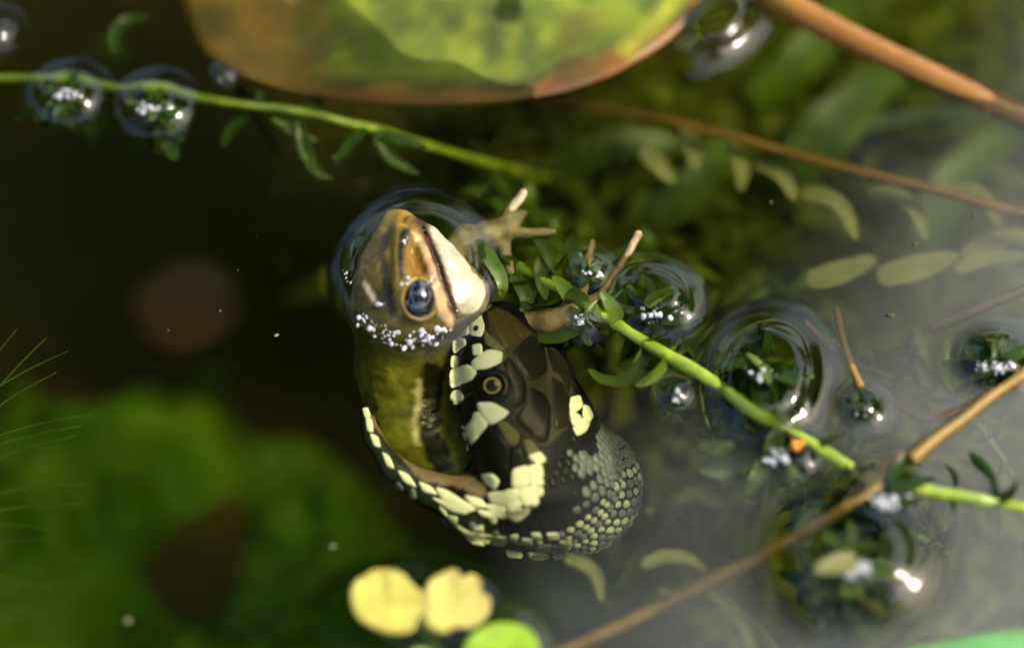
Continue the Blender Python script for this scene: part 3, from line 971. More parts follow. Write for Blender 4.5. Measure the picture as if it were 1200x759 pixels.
#@@PLANTS
# ------------------------------------------------------------------ floating leaves and the lily pad
def flat_leaf(name, outline, zf, thick, mat, colf, parent=None, rings=10, centre=None, shift=5.0, zb=0.0):
    """a leaf blade with real thickness; outline in photo pixels of the surface"""
    o = chaikin(outline, 2 if rings > 10 else 1) + np.array([0, shift])
    c = o.mean(0) if centre is None else np.array(centre, float)
    n = len(o)
    fr_ = np.linspace(1, 0, rings, endpoint=False)
    px = np.concatenate([c + (o - c) * r for r in fr_] + [c[None]])
    base = P(px[:, 0], px[:, 1], zb)
    rr = np.concatenate([np.full(n, r) for r in fr_] + [np.zeros(1)])
    base[:, 2] = zf(px, rr, base)
    bot = base.copy(); bot[:, 2] -= thick
    k = len(base)
    Fc = []
    for q in range(rings - 1):
        for i in range(n):
            j = (i + 1) % n
            Fc.append((q * n + i, q * n + j, (q + 1) * n + j, (q + 1) * n + i))
    for i in range(n): Fc.append(((rings - 1) * n + i, (rings - 1) * n + (i + 1) % n, k - 1))
    a = base[Fc[0][1]] - base[Fc[0][0]]; b = base[Fc[0][3]] - base[Fc[0][0]]
    if np.cross(a, b)[2] < 0: Fc = [f[::-1] for f in Fc]; flip = True
    else: flip = False
    Fb = [tuple(x + k for x in f[::-1]) for f in Fc]
    side_ = []
    for i in range(n):
        j = (i + 1) % n
        q = (i, i + k, j + k, j)
        side_.append(q[::-1] if flip else q)
    Vv = np.concatenate([base, bot])
    cc = colf(np.concatenate([px, px]), np.concatenate([rr, rr]), Vv)
    return obj(name, Vv, Fc + Fb + side_, mat, parent, col=np.clip(cc, .002, .9))

# lily pad, its edge rotting
pad_out = [(212, -20), (222, 30), (248, 68), (300, 92), (380, 112), (470, 122), (560, 120), (640, 111), (700, 95), (742, 78), (772, 60), (800, 36), (826, 4), (850, -60), (852, -180), (800, -330), (650, -430), (460, -450), (300, -380), (215, -250), (196, -120)]
def pad_z(px, rr, b):
    z = .25 + .25 * vnoise(b / 14.0) + .12 * vnoise(b / 5.0)
    lift = np.exp(-polydist(px, [(742, 72), (790, 40), (826, 0)]) / 22.0)
    sink = np.exp(-polydist(px, [(215, 0), (250, 70), (330, 100)]) / 60.0)
    return z + 1.5 * lift - 1.3 * sink
def pad_col(px, rr, b):
    n1 = vnoise(b / 9.0); n2 = vnoise(b / 3.0 + 7); n3 = vnoise(b / 1.2)
    g = np.array([.085, .115, .006]) * (1 + .45 * n1 + .35 * n2 + .15 * n3)[:, None] + np.array([.06, .05, 0]) * np.clip(n2, 0, 1)[:, None]
    pts = chaikin(pad_out, 2); ed = polydist(px, list(map(tuple, pts)) + [tuple(pts[0])])
    br = np.array([.135, .055, .007]) * (1 + .3 * n2)[:, None]
    dk = np.array([.03, .014, .004])
    w = np.clip((22 + 13 * n1 + 7 * n2 - ed) / 9, 0, 1)[:, None]
    c = g * (1 - w) + br * w
    wd = np.clip(1 - np.abs(ed - (22 + 13 * n1 + 7 * n2)) / 7, 0, 1)[:, None] * .8
    c = c * (1 - wd) + dk * wd
    left = np.clip((372 - px[:, 0] + 24 * n2) / 26, 0, 1)[:, None]
    tan = np.array([.19, .105, .014]) * (1 + .25 * n1 + .15 * n3)[:, None]
    c = c * (1 - left) + tan * left
    wl = np.clip(1 - np.abs(px[:, 0] - 372 + 24 * n2) / 30, 0, 1)[:, None] * .6
    c = c * (1 - wl) + np.array([.12, .05, .01]) * wl
    bl = np.clip(n1 * 2.4 - .75 + .5 * n2, 0, 1)[:, None] * .65
    c = c * (1 - bl) + np.array([.05, .035, .006]) * bl
    yl = np.clip(1 - polydist(px, [(735, 62), (770, 30), (800, -10)]) / 16, 0, 1)[:, None]
    return c * (1 - yl) + np.array([.30, .30, .02]) * yl
pad = flat_leaf('lily_pad', pad_out, pad_z, .6, M['pad'], pad_col, rings=26, shift=2.0)
tag(pad, 'large green lily pad with rotting orange brown rim floating on the pond', 'lily pad')

def yl_z(h, seed):
    return lambda px, rr, b: h + .55 * rr ** 2 * .5 + .22 * vnoise(b / 3.2 + seed) - .0 * rr
def yl_col(base, tip, seed):
    def f(px, rr, b):
        n1 = vnoise(b / 2.5 + seed); n2 = vnoise(b / .8 + seed)
        c = np.array(base) * (1 + .26 * n1 + .14 * n2)[:, None]
        ang = np.arctan2(px[:, 1] - px[:, 1].mean(), px[:, 0] - px[:, 0].mean())
        c = c * (1 - .22 * (np.abs(np.sin(ang * 3.5 + seed)) < .10 + .1 * (1 - rr)))[:, None]
        w = np.clip((rr - .86 + .12 * n1) * 6, 0, 1)[:, None]
        w2 = np.clip(n1 * 2 - .9, 0, 1)[:, None] * .7
        c = c * (1 - w * .5) + np.array(tip) * w * .5
        return c * (1 - w2) + np.array(tip) * w2
    return f
lf = thing('floating_leaf', P(455, 704, 0), 'round yellow floating leaf with brown blotches touching a lobed yellow leaf', 'leaf', None)
flat_leaf('blade', [(409, 694), (416, 678), (428, 673), (436, 665), (456, 665), (474, 671), (484, 684), (503, 698), (499, 716), (488, 724), (486, 740), (458, 742), (436, 734), (416, 722)], yl_z(1.0, 3), .35, M['leaf_yellow'], yl_col((.44, .40, .07), (.20, .11, .015), 3), lf)
Vt, Ft = tube(chaikin([P(488, 722, .6), P(500, 742, -.5), P(520, 768, -4), P(540, 800, -14)], 2, False), .45, 8); obj('leaf_stalk', Vt, Ft, M['stem_green'], lf)
lf = thing('floating_leaf', P(535, 704, 0), 'lobed yellow floating leaf with a scalloped rim beside the round yellow leaf', 'leaf', None)
flat_leaf('blade', [(497, 690), (506, 676), (524, 667), (536, 666), (542, 677), (554, 670), (565, 680), (562, 693), (575, 699), (574, 716), (564, 729), (548, 737), (535, 732), (521, 743), (505, 737), (494, 726), (502, 706)], yl_z(1.25, 9), .35, M['leaf_yellow'], yl_col((.46, .41, .09), (.22, .14, .02), 9), lf)
lf = thing('floating_leaf', P(592, 750, 0), 'smooth bright lime green floating leaf below the yellow leaves', 'leaf', None)
flat_leaf('blade', [(540, 768), (548, 748), (566, 734), (588, 729), (610, 731), (625, 742), (632, 758), (628, 784), (600, 800), (566, 796)], yl_z(1.4, 5), .4, M['leaf_yellow'], yl_col((.25, .42, .015), (.22, .38, .015), 5), lf)
lf = thing('floating_leaf', P(495, 775, 0), 'small green floating leaf half under the water below the round yellow leaf', 'leaf', None)
flat_leaf('blade', [(470, 772), (482, 758), (500, 756), (514, 764), (516, 782), (500, 796), (478, 792)], yl_z(.5, 6), .35, M['leaf_yellow'], yl_col((.26, .40, .03), (.2, .3, .03), 6), lf)
lf = thing('floating_leaf', P(1130, 770, 0), 'mint green leaf blade with a brown edge lifted clear of the water', 'leaf', None)
flat_leaf('blade', [(960, 778), (1040, 752), (1120, 737), (1210, 722), (1290, 740), (1300, 820), (1200, 880), (1040, 850)], lambda px, rr, b: 3.0 + 1.2 * rr + .3 * vnoise(b / 6), .5, M['leaf_yellow'],
          lambda px, rr, b: np.where((rr > .965)[:, None], np.array([.12, .06, .02]), np.array([.07, .26, .06]) * (1 + .15 * vnoise(b / 4))[:, None]), lf, rings=16, shift=24.0)

# thick orange petiole coming out of the water
pts = [P(x, y, z) for x, y, z in ((800, -110, -30), (850, -45, -8), (905, -4, 2.0), (960, 26, 1.6), (1020, 56, .6), (1090, 88, -.6), (1160, 120, -2.0), (1230, 150, -4), (1400, 215, -16), (1700, 330, -60))]
pc_ = chaikin(pts, 2, False)
Vt, Ft = tube(pc_, 2.2 + .12 * np.sin(np.linspace(0, 9, len(pc_))), 18)
tag(obj('lily_stalk', Vt, Ft, M['petiole']), 'thick orange brown lily stalk slanting into the water', 'stalk')

# ------------------------------------------------------------------ water weed
def ribbon(pts, wid, fold=.25, nrm=(0, 0, 1.0), thick=.12):
    """leaf blade along pts (mm), pointed, folded along the midrib, with thickness"""
    pts = chaikin(np.asarray(pts, float), 2, False); n = len(pts)
    T = np.gradient(pts, axis=0); T /= np.linalg.norm(T, axis=1, keepdims=True)
    u = np.linspace(0, 1, n)
    w = wid * np.sin(np.pi * np.clip(u ** .8 * .95 + .05, 0, 1)) ** .8 * .5 + wid * .02
    k = (-1, -.5, 0, .5, 1)
    Vv = []
    for i in range(n):
        s_ = np.cross(T[i], nrm); s_ = s_ / max(np.linalg.norm(s_), 1e-6); up = np.cross(s_, T[i])
        for c in k:
            Vv.append(pts[i] + s_ * w[i] * c + up * (w[i] * fold * abs(c) ** 1.3 + thick * math.sin(i * 1.9 + c * 2)))
    m = len(k)
    F_ = [(i * m + j, i * m + j + 1, (i + 1) * m + j + 1, (i + 1) * m + j) for i in range(n - 1) for j in range(m - 1)]
    return np.array(Vv), F_

def leaf_px(pts, wid, mat, parent, **kw):
    Vv, F_ = ribbon([P(*q) for q in pts], wid, **kw)
    return obj('leaf', Vv, F_, M[mat], parent)

# shared curled leaf, 1 unit = leaf length 1 mm along x
LEAFS = {}
for mt in ('weed', 'weed_dark', 'weed_pale'):
    for ci, curl in enumerate((.15, .5, .95)):
        t = np.linspace(0, 1, 5)
        a = curl * t * 1.6
        x = np.cumsum(np.cos(a)) * .25 - .25; z = -np.cumsum(np.sin(a)) * .25
        Vv, F_ = ribbon(np.stack([x, x * 0, z], 1) , .34, fold=.3, thick=.006)
        LEAFS[mt, ci] = mesh('leaf', Vv, F_, M[mt])

def put_leaf(parent, at, d, length, mat='weed', curl=1, roll=0.0, width=1.0, up=(0, 0, 1.0)):
    d = norm(d); u = np.asarray(up, float); u = u - d * (u @ d)
    if np.linalg.norm(u) < 1e-3: u = np.cross(d, [1, 0, 0])
    u = norm(u); s_ = np.cross(u, d)
    u2 = math.cos(roll) * u + math.sin(roll) * s_; s2 = np.cross(u2, d)
    o = bpy.data.objects.new('leaf', LEAFS[mat, curl])
    SC.collection.objects.link(o)
    o.parent = parent; o.matrix_parent_inverse = world_of(parent).inverted()
    o.location = Vector(np.asarray(at) * MM)
    o.rotation_euler = Matrix(((d[0], s2[0], u2[0]), (d[1], s2[1], u2[1]), (d[2], s2[2], u2[2]))).to_euler()
    o.scale = (length, length * width, length)
    o.cycles.is_caustics_receiver = True
    return o

def stem(name, pts, rad, mat, parent, seg=10, knots=0):
    c = chaikin([P(*q) for q in pts], 2, False)
    c = c + .28 * np.stack([vnoise(c / 5.0 + 11), vnoise(c / 5.0 + 23), .4 * vnoise(c / 5.0 + 37)], -1)
    r_ = rad * (1 + .16 * vnoise(c / 2.2 + 5))
    if knots:
        r_ = r_ * (1 + .16 * np.clip(np.sin(np.linspace(0, knots * 2 * math.pi, len(c))), 0, 1) ** 6)
    Vv, F_ = tube(c, r_, seg)
    return obj(name, Vv, F_, M[mat], parent), c

def whorls(parent, path, step, n, length, mat='weed', start=0.0, jitter=.3, lift=0.0, seed=0, stop=1.0):
    r = np.random.default_rng(seed)
    seg = np.linalg.norm(np.diff(path, axis=0), axis=1); cum = np.concatenate([[0], np.cumsum(seg)])
    s_ = start; k = 0
    while s_ < cum[-1] * stop:
        i = min(np.searchsorted(cum, s_, side='right') - 1, len(path) - 2)
        c = path[i] + (path[i + 1] - path[i]) * (s_ - cum[i]) / seg[i]; t = norm(path[i + 1] - path[i])
        a = norm(np.cross(t, [0, 0, 1.0]) + 1e-6); b = np.cross(a, t)
        for q in range(n):
            th = 2 * math.pi * (q + .5 * (k % 2)) / n + r.normal() * jitter
            d = math.cos(th) * a + math.sin(th) * b + t * r.uniform(.1, .7) + np.array([0, 0, lift])
            put_leaf(parent, c, d, length * r.uniform(.7, 1.2), mat, int(r.integers(0, 3)), r.normal() * .4, up=t)
        s_ += step * r.uniform(.8, 1.2); k += 1

# long bright stem with the snake's end in the middle
wd = thing('waterweed', P(820, 440, -1), 'bright green waterweed stem lying on the surface beside the snake', 'waterweed', None)
_, pth = stem('stem', [(600, 312, -5), (645, 334, -2.4), (700, 366, -.6), (760, 402, .5), (830, 446, .9), (880, 480, .9), (930, 510, .6), (975, 535, .7), (999, 549, .5)], .95, 'stem_green', wd, knots=5)
for q in ([(885, 470, .5), (905, 482, 1.3), (940, 505, 1.5)], [(760, 400, -.8), (752, 428, -2), (735, 448, -3), (705, 446, -4), (690, 432, -4.5)], [(700, 372, -1), (665, 392, -2), (640, 398, -3), (622, 392, -4)],
          [(558, 282, .6), (572, 300, 1.0), (590, 328, .6), (588, 350, -.5)], [(640, 300, -2), (632, 320, -2), (640, 352, -2)], [(625, 268, -2), (640, 290, -1.5), (650, 320, -1.5)],
          [(600, 320, -3), (620, 350, -3), (612, 368, -4)], [(650, 334, -1), (672, 345, -.4), (690, 352, -.2)], [(820, 520, -2), (845, 530, -2), (862, 518, -2)], [(690, 330, -1), (672, 300, -2), (668, 275, -3)]):
    leaf_px(q, 2.2, 'weed', wd)
whorls(wd, pth, 4.6, 4, 6.5, 'weed', start=1, seed=3, lift=-.5, stop=.5)
whorls(wd, pth, 6.0, 3, 5.0, 'weed_dark', start=17, seed=4, lift=-.9)
for k_, (nm_, q_) in enumerate((('sunken waterweed sprig behind the outstretched hand of the frog', [(560, 200, -22), (610, 240, -16), (660, 300, -12), (720, 330, -12)]), ('sunken waterweed sprig passing under the bright green stem', [(760, 300, -26), (790, 380, -18), (830, 450, -14), (850, 540, -18)]),
                               ('sunken waterweed sprig running behind the widest water collar', [(900, 330, -30), (960, 400, -22), (1010, 440, -18), (1090, 450, -20)]), ('sunken waterweed sprig below the joint of the twigs', [(880, 560, -24), (940, 600, -16), (1010, 620, -12), (1100, 650, -16)]),
                               ('sunken waterweed sprig under the cut yellow twig', [(1060, 400, -24), (1110, 440, -16), (1150, 500, -14), (1190, 560, -18)]))):
    ws = thing('waterweed', P(*q_[1]), nm_, 'waterweed', None)
    q_ = [(x, y, z - 12) for x, y, z in q_]
    _, pth = stem('stem', q_, .7, 'weed', ws)
    whorls(ws, pth, 4.0, 4, 6.0, 'weed', start=.5, seed=60 + k_)
wd2 = thing('waterweed', P(1120, 580, 0), 'short jointed green waterweed stem between two brown twigs', 'waterweed', None)
_, pth = stem('stem', [(1046, 572, 1.2), (1068, 571, 1.4), (1100, 576, .9), (1140, 584, .5), (1172, 588, -.4), (1200, 594, .4), (1260, 606, -1)], .9, 'stem_green', wd2, knots=4)
whorls(wd2, pth, 6, 4, 7, 'weed_dark', start=2, seed=5, lift=-.8)
wd3 = thing('waterweed', P(200, 105, -1), 'bright green waterweed stem running under the edge of the lily pad', 'waterweed', None)
_, pth = stem('stem', [(-120, 90, -3), (0, 92, -.6), (45, 93, -1.6), (90, 98, -1.8), (140, 103, -1.2), (200, 110, -1.6), (260, 120, -1.0), (330, 128, -2.6), (400, 142, -5), (470, 160, -9), (540, 182, -17), (610, 202, -34), (680, 215, -60)], .8, 'stem_green', wd3, knots=7)
for q in ([(305, 125, -1.2), (312, 92, -1), (322, 64, -.6), (345, 52, -.4)], [(370, 132, -1.6), (376, 104, -1.2), (390, 84, -.8), (420, 78, -.6)], [(310, 128, -2), (330, 145, -3), (352, 160, -4), (372, 166, -5)], [(350, 140, -2), (358, 180, -4), (372, 205, -6), (388, 210, -7)],
          [(430, 150, -3), (410, 170, -4), (392, 190, -5)], [(300, 130, -2), (270, 150, -4), (262, 172, -6)], [(440, 155, -4), (470, 165, -4.5), (500, 172, -5)], [(136, 62, -3), (132, 40, -3), (150, 22, -3), (175, 20, -3)], [(440, 160, -4), (460, 190, -6), (490, 205, -8)]):
    leaf_px([(x, y, z - 2.0) for x, y, z in q], 2.0, 'weed_dark', wd3)
# sunken weed with curved pale leaves on a brown stem
wd4 = thing('waterweed', P(1000, 230, -14), 'sunken waterweed with curved pale leaves along a rusty brown stem', 'waterweed', None)
stem('stem', [(560, 110, -22), (700, 125, -20), (790, 142, -19), (900, 172, -17), (980, 195, -15), (1070, 216, -11), (1160, 240, -11), (1300, 275, -12)], .9, 'twig_rust', wd4)
for wid_, q in ((2.6, [(850, 160, -15), (866, 178, -14), (872, 200, -14), (868, 225, -15)]), (2.8, [(885, 190, -14), (905, 196, -13), (922, 210, -13), (932, 236, -14)]), (2.8, [(940, 226, -12), (968, 228, -11), (992, 244, -11), (1004, 282, -12)]),
          (2.9, [(1016, 226, -11), (1048, 226, -10), (1074, 244, -10), (1086, 282, -12)]), (2.8, [(1106, 226, -11), (1138, 222, -10), (1160, 236, -10), (1172, 266, -12)]), (3.9, [(945, 332, -16), (985, 320, -15), (1028, 302, -15)]), (4.4, [(1028, 326, -15), (1075, 314, -14), (1124, 298, -15)]),
          (3.6, [(1130, 305, -15), (1165, 280, -14), (1215, 274, -15)]), (3.0, [(755, 172, -15), (768, 190, -15), (790, 215, -16)]), (2.4, [(1120, 318, -12), (1160, 300, -12), (1210, 300, -12)]), (2.6, [(800, 150, -16), (812, 170, -16), (815, 200, -17)])):
    leaf_px([(x, y, z - 7) for x, y, z in q], wid_, 'weed_pale', wd4, fold=.12)
wb = thing('waterweed', P(960, 160, -45), 'broad green weed leaves sunk deep below the orange stalk', 'waterweed', None)
for wid_, q in ((9, [(930, 200, -48), (985, 140, -44), (1060, 70, -48)]), (7, [(760, 260, -50), (820, 220, -46), (860, 150, -50)]), (7, [(1080, 300, -48), (1120, 200, -44), (1190, 150, -48)]), (6, [(640, 210, -50), (700, 170, -46), (800, 170, -50)]), (8, [(880, 120, -55), (950, 60, -50), (1010, -10, -55)])):
    leaf_px(q, wid_, 'weed', wb, fold=.15)
stem('stem', [(700, 260, -62), (850, 200, -58), (1000, 150, -58), (1200, 120, -64)], 1.6, 'weed_dark', wb)
wd5 = thing('waterweed', P(760, 660, -8), 'loose curved weed leaves just under the surface below the snake', 'waterweed', None)
stem('stem', [(770, 690, -9), (820, 700, -9.5), (860, 705, -10), (900, 740, -12), (930, 800, -20)], .35, 'weed_pale', wd5)
for q in ([(752, 664, -5), (775, 652, -5), (805, 652, -5.5), (828, 668, -7)], [(662, 654, -7), (686, 660, -7), (702, 676, -8), (706, 705, -9)], [(830, 690, -7), (868, 720, -8), (884, 765, -10)]):
    leaf_px(q, 2.0, 'weed_pale', wd5)

# twigs
tw = thing('twig', P(860, 670, -2), 'thin yellow brown twig rising from the water towards the waterweed clump', 'twig', None)
stem('stalk', [(640, 772, -10), (710, 741, -7), (780, 706, -4), (860, 668, -1.6), (930, 632, .4), (975, 606, 1.4), (1010, 586, 1.8), (1030, 572, 1.6)], .85, 'twig', tw, knots=3)
tw = thing('twig', P(1140, 490, 0), 'yellow brown twig with a cut end over the dark water hollow', 'twig', None)
stem('stalk', [(1067, 538, 2.0), (1095, 516, 1.8), (1130, 490, 1.4), (1160, 466, 1.2), (1200, 436, 1.0), (1290, 370, 2)], .85, 'twig', tw, knots=3)
tw = thing('twig', P(1090, 490, -1), 'dark purple brown twig lying under the cut yellow twig', 'twig', None)
stem('stalk', [(940, 380, -6), (1000, 432, -3), (1050, 476, -1.4), (1090, 496, -.8), (1125, 482, -.2), (1160, 462, .4), (1220, 432, -2), (1320, 380, -8)], .7, 'twig_dark', tw)
tw = thing('twig', P(1150, 350, -3), 'sunken brown bent twig beside the pale weed leaves', 'twig', None)
stem('stalk', [(1090, 386, -3), (1130, 368, -2), (1170, 350, -1.2), (1230, 330, -3)], 1.0, 'twig_dark', tw)
tw = thing('twig', P(1000, 420, -1), 'short straw coloured stalk standing in the hollow above the green stem', 'twig', None)
stem('stalk', [(978, 362, -4), (986, 395, -2), (996, 425, -.6), (1008, 452, .8)], .6, 'twig', tw)

# weed tips that break the surface, each in its own raised collar of water
def tip(px, py, size, n, label, seed, nb=26, mat='weed_dark', bead_dir=(0.1, -1.0), beadr=.26, grp=None):
    r = np.random.default_rng(seed)
    c = P(px, py, 0.0)
    zt = float(water_z(np.array([c[0]]), np.array([c[1]]))[0])
    c = c + np.array([0, 0, zt - .3])
    t = thing('weed_tip', c, label, 'weed tip', grp)
    Vv, F_ = tube(chaikin([c + np.array([r.normal() * 4, 5 + r.normal() * 3, -22]), c + np.array([r.normal() * 2, 2, -10]), c + np.array([0, .5, -3]), c], 2, False), .7, 8)
    obj('stem', Vv, F_, M['weed_dark'], t)
    for i in range(int(n * 1.5)):
        th = r.uniform(0, 2 * math.pi); el = r.uniform(-.7, .6)
        d = np.array([math.cos(th) * math.cos(el), math.sin(th) * math.cos(el), math.sin(el)])
        put_leaf(t, c + np.array([r.normal() * size * .1, r.normal() * size * .1, r.uniform(-4.5, .2)]), d, size * r.uniform(.6, 1.6), 'weed' if r.random() < .45 else mat, int(r.integers(0, 3)), r.normal() * .5, width=r.uniform(.8, 1.3))
    for i in range(int(n * 1.3)):                        # darker leaves crowding just below the tip
        th = r.uniform(0, 2 * math.pi); rr_ = abs(r.normal()) * size * .4
        d = np.array([math.cos(th), math.sin(th), r.uniform(-.5, .3)])
        put_leaf(t, c + np.array([math.cos(th) * rr_, math.sin(th) * rr_, -2.5 - r.uniform(0, 6)]), d, size * r.uniform(.7, 1.5), 'weed_dark', int(r.integers(0, 3)), r.normal() * .6, width=r.uniform(1.0, 1.7))
    if nb:
        spots = []
        for k in range(6):
            a = r.normal() * .9
            dx = bead_dir[0] + a; dy = bead_dir[1] + .25 * abs(a)
            q = c + np.array([dx * size * .33, dy * size * .33, 0])
            q[2] = float(water_z(q[None, 0], q[None, 1])[0]) + .15
            spots.append((q, nb // 5, (.55, .5, .12), beadr))
        beads('air_bubbles', spots, t, seed=seed)
    return t
tip(76, 116, 3.6, 16, 'weed tip breaking the surface at the open end of the stem by the lily pad', 11, 30)
tip(182, 132, 3.8, 16, 'weed tip breaking the surface beside the lily pad with two bright bubble patches', 12, 40)
tip(263, 90, 1.3, 6, 'tiny weed tip breaking the surface at the brown corner of the lily pad', 13, 5, beadr=.16)
tip(690, 322, 2.4, 12, 'weed tip held in the fingers of the frog', 14, 10, mat='weed')
tip(682, 374, 2.6, 12, 'weed tip with white bubbles beside the wrist of the frog', 15, 34, mat='weed')
tip(765, 368, 4.6, 18, 'weed tip with rounded dark leaves and bubbles above the bright green stem', 16, 44)
tip(792, 464, 2.4, 10, 'small dark weed tip below the bright green stem', 17, 16)
tip(890, 440, 5.6, 22, 'tall dark weed tip inside the widest oval water collar by the green stem', 18, 22)
tip(905, 535, 4.6, 18, 'weed tip with a row of bubbles along the lower side of the green stem', 19, 60, bead_dir=(.2, -.6))
tip(1010, 478, 3.2, 12, 'weed tip under the straw coloured stalk', 20, 14)
tip(1165, 432, 4.2, 18, 'weed tip with white bubbles where the two twigs cross', 21, 50, bead_dir=(.2, -.9))
tip(1035, 590, 4.6, 18, 'weed tip with a broad white patch of bubbles at the joint of twig and stem', 22, 60, bead_dir=(0, -.8), beadr=.34)
tip(995, 668, 5.4, 30, 'weed tip with straw coloured leaves and large white bubbles in a deep hollow', 23, 60, mat='weed_pale', beadr=.36)
b = beads('orange_fragment', [(P(932, 522, 3.2), 1, (0, 0, 0), 3.4), (P(938, 519, 3.3), 1, (0, 0, 0), 3.0)], None, 'orange', 5); del b['kind']
tag(b, 'small orange fragment stuck to the green stem', 'fragment')
b = flat_leaf('dead_leaf', [(984, 596), (990, 578), (1002, 570), (1006, 558), (1024, 548), (1036, 536), (1056, 530), (1066, 538), (1052, 548), (1050, 562), (1034, 570), (1028, 584), (1008, 586), (1000, 600)], lambda px, rr, b: 1.9 + .9 * vnoise(b / 3.0) + .5 * rr * vnoise(b / 1.3), .25, M['pad'], lambda px, rr, b: np.array([.055, .045, .012]) * (1 + .6 * vnoise(b / 1.2))[:, None])
tag(b, 'olive brown dead leaf folded over the weed by the twig end', 'leaf')

# feathery fronds
fr_ = thing('feathery_frond', P(-10, 560, -9), 'feathery green water plant with fine spreading filaments', 'water plant', None)
for a, b in (((-40, 500, -12), (55, 395, -7)), ((-40, 478, -12), (80, 411, -7)), ((-40, 505, -11), (66, 436, -7)), ((-40, 524, -12), (107, 485, -8)), ((-40, 535, -10), (95, 499, -8)), ((-40, 555, -11), (90, 510, -7)),
             ((-40, 586, -12), (103, 567, -8)), ((-40, 606, -12), (100, 590, -9)), ((-40, 620, -12), (58, 619, -9)), ((-40, 648, -12), (60, 631, -8)), ((-40, 672, -12), (62, 690, -9)), ((-40, 690, -12), (85, 712, -9)), ((-40, 716, -12), (52, 719, -9)), ((-40, 470, -12), (20, 385, -6))):
    m_ = ((a[0] + b[0]) / 2, (a[1] + b[1]) / 2 - 6, (a[2] + b[2]) / 2)
    cc = chaikin([P(*a), P(*m_), P(*b)], 2, False)
    Vv, F_ = tube(cc, np.linspace(.22, .07, len(cc)), 6); obj('filament', Vv, F_, M['weed'], fr_)
cc = chaikin([P(-60, 380, -14), P(-45, 520, -12), P(-42, 620, -12), P(-60, 780, -16)], 2, False)
Vv, F_ = tube(cc, .8, 8); obj('stem', Vv, F_, M['weed_dark'], fr_)

# specks drifting on the surface
SPECKS = ['largest dark crumb floating off the scaly neck of the snake', 'tiny dark crumb next to the largest crumb off the snake neck', 'tiny dark crumb outermost of three off the snake neck', 'tiny dark crumb close under the scaly neck of the snake',
          'dark crumb floating between the lime green leaf and the thin twig', 'dark crumb under the thin twig by the loose curved leaves', 'ragged dark crumb above the short straw coloured stalk', 'tiny dark crumb just above the cut yellow twig',
          'tiny dark crumb below the thick orange stalk', 'dark crumb over the last curved pale leaf on the rusty stem', 'dark crumb at the end of a curved pale leaf', 'dark crumb below the lower end of the orange stalk', 'tiny dark crumb touching the orange stalk',
          'small pale crumb drifting left of the frog on dark water', 'pale crumb drifting between the snake jaw and the yellow leaves', 'long pale crumb drifting over the green algae mat']
r = np.random.default_rng(33)
for k, (x, y, s_) in enumerate(((760, 598, .62), (777, 605, .3), (788, 607, .3), (722, 632, .3), (713, 708, .5), (834, 722, .4), (1044, 370, .7), (1052, 408, .3), (1076, 90, .3), (1142, 253, .4), (1072, 287, .5), (1157, 133, .5), (1180, 100, .3), (324, 393, .35), (390, 640, .38), (150, 727, .5))):
    c = P(x, y, 0) + np.array([0, 0, .08])
    Vb, Fb = ball((0, 0, 0), np.eye(3), (1, .8, .35), 10, 6)
    Vb = c + Vb * s_ * (1 + .45 * vnoise(Vb * 1.4 + k * 5))[:, None]
    tag(obj('debris_speck', Vb, Fb, M['speck_pale' if x < 400 else 'speck']), SPECKS[k], 'speck', 'specks drifting on the surface')
dust = []
for k in range(130):
    x, y = r.uniform(0, 1200), r.uniform(120, 759)
    dust.append((P(x, y, 0) + np.array([0, 0, .03]), 1, (0, 0, 0), .05 + .07 * r.random() ** 2))
d = beads('surface_dust', dust, None, 'speck_pale', 8); tag(d, 'fine pale dust scattered over the pond surface', 'dust')

# blurred weed masses down in the pond
def mass(name, label, areas, mat, seed, n, length, wid):
    r = np.random.default_rng(seed)
    Vs, Fs = [], []
    for k in range(n):
        ax, ay, z0, z1, rx, ry = areas[r.integers(len(areas))]
        u = r.standard_normal(2)
        a = P(ax + u[0] * rx, ay + u[1] * ry, r.uniform(z0, z1))
        d = norm(r.standard_normal(3) * np.array([1, 1, .6])); b2 = norm(np.cross(d, r.standard_normal(3)))
        l = length * r.uniform(.5, 1.4); w = wid * r.uniform(.6, 1.3)
        i = len(Vs) * 6
        Vs.append(np.array([a - b2 * w * .3, a + b2 * w * .3, a + d * l * .5 + b2 * w * .6 + [0, 0, .15 * l], a + d * l * .5 - b2 * w * .6 + [0, 0, .15 * l], a + d * l + b2 * w * .1, a + d * l - b2 * w * .1]))
        Fs += [(i, i + 1, i + 2, i + 3), (i + 3, i + 2, i + 4, i + 5)]
    o = kind(obj(name, np.concatenate(Vs), Fs, M[mat], None, smooth=False), 'stuff')
    tag(o, label, 'weed')
def mat_z(x, y):
    q = np.stack([x, y, 0 * x], -1)
    h = 0
    for px_, py_, rx, ry, am in ((140, 600, 30, 22, 1.0), (290, 640, 28, 22, 1.0), (340, 500, 20, 20, .7), (40, 720, 30, 24, 1.0), (60, 30, 22, 20, .7), (430, 740, 24, 20, .8), (170, 500, 26, 16, .7)):
        c = P(px_, py_, -95); h = h + am * np.exp(-(((x - c[0]) / rx) ** 2 + ((y - c[1]) / ry) ** 2))
    return -139 + 27 * np.clip(h, 0, 1.1) + 13 * vnoise(q / 24) + 7 * vnoise(q / 11) + 4 * vnoise(q / 6 + 4) + 1.5 * vnoise(q / 2.2)
V, F = sheet(np.arange(-150, 60, 1.5), np.arange(-120, 120, 1.5), mat_z)
o = kind(obj('sunken_algae', V, F, M['algae']), 'stuff'); tag(o, 'soft green algae mat deep under the open water', 'algae')
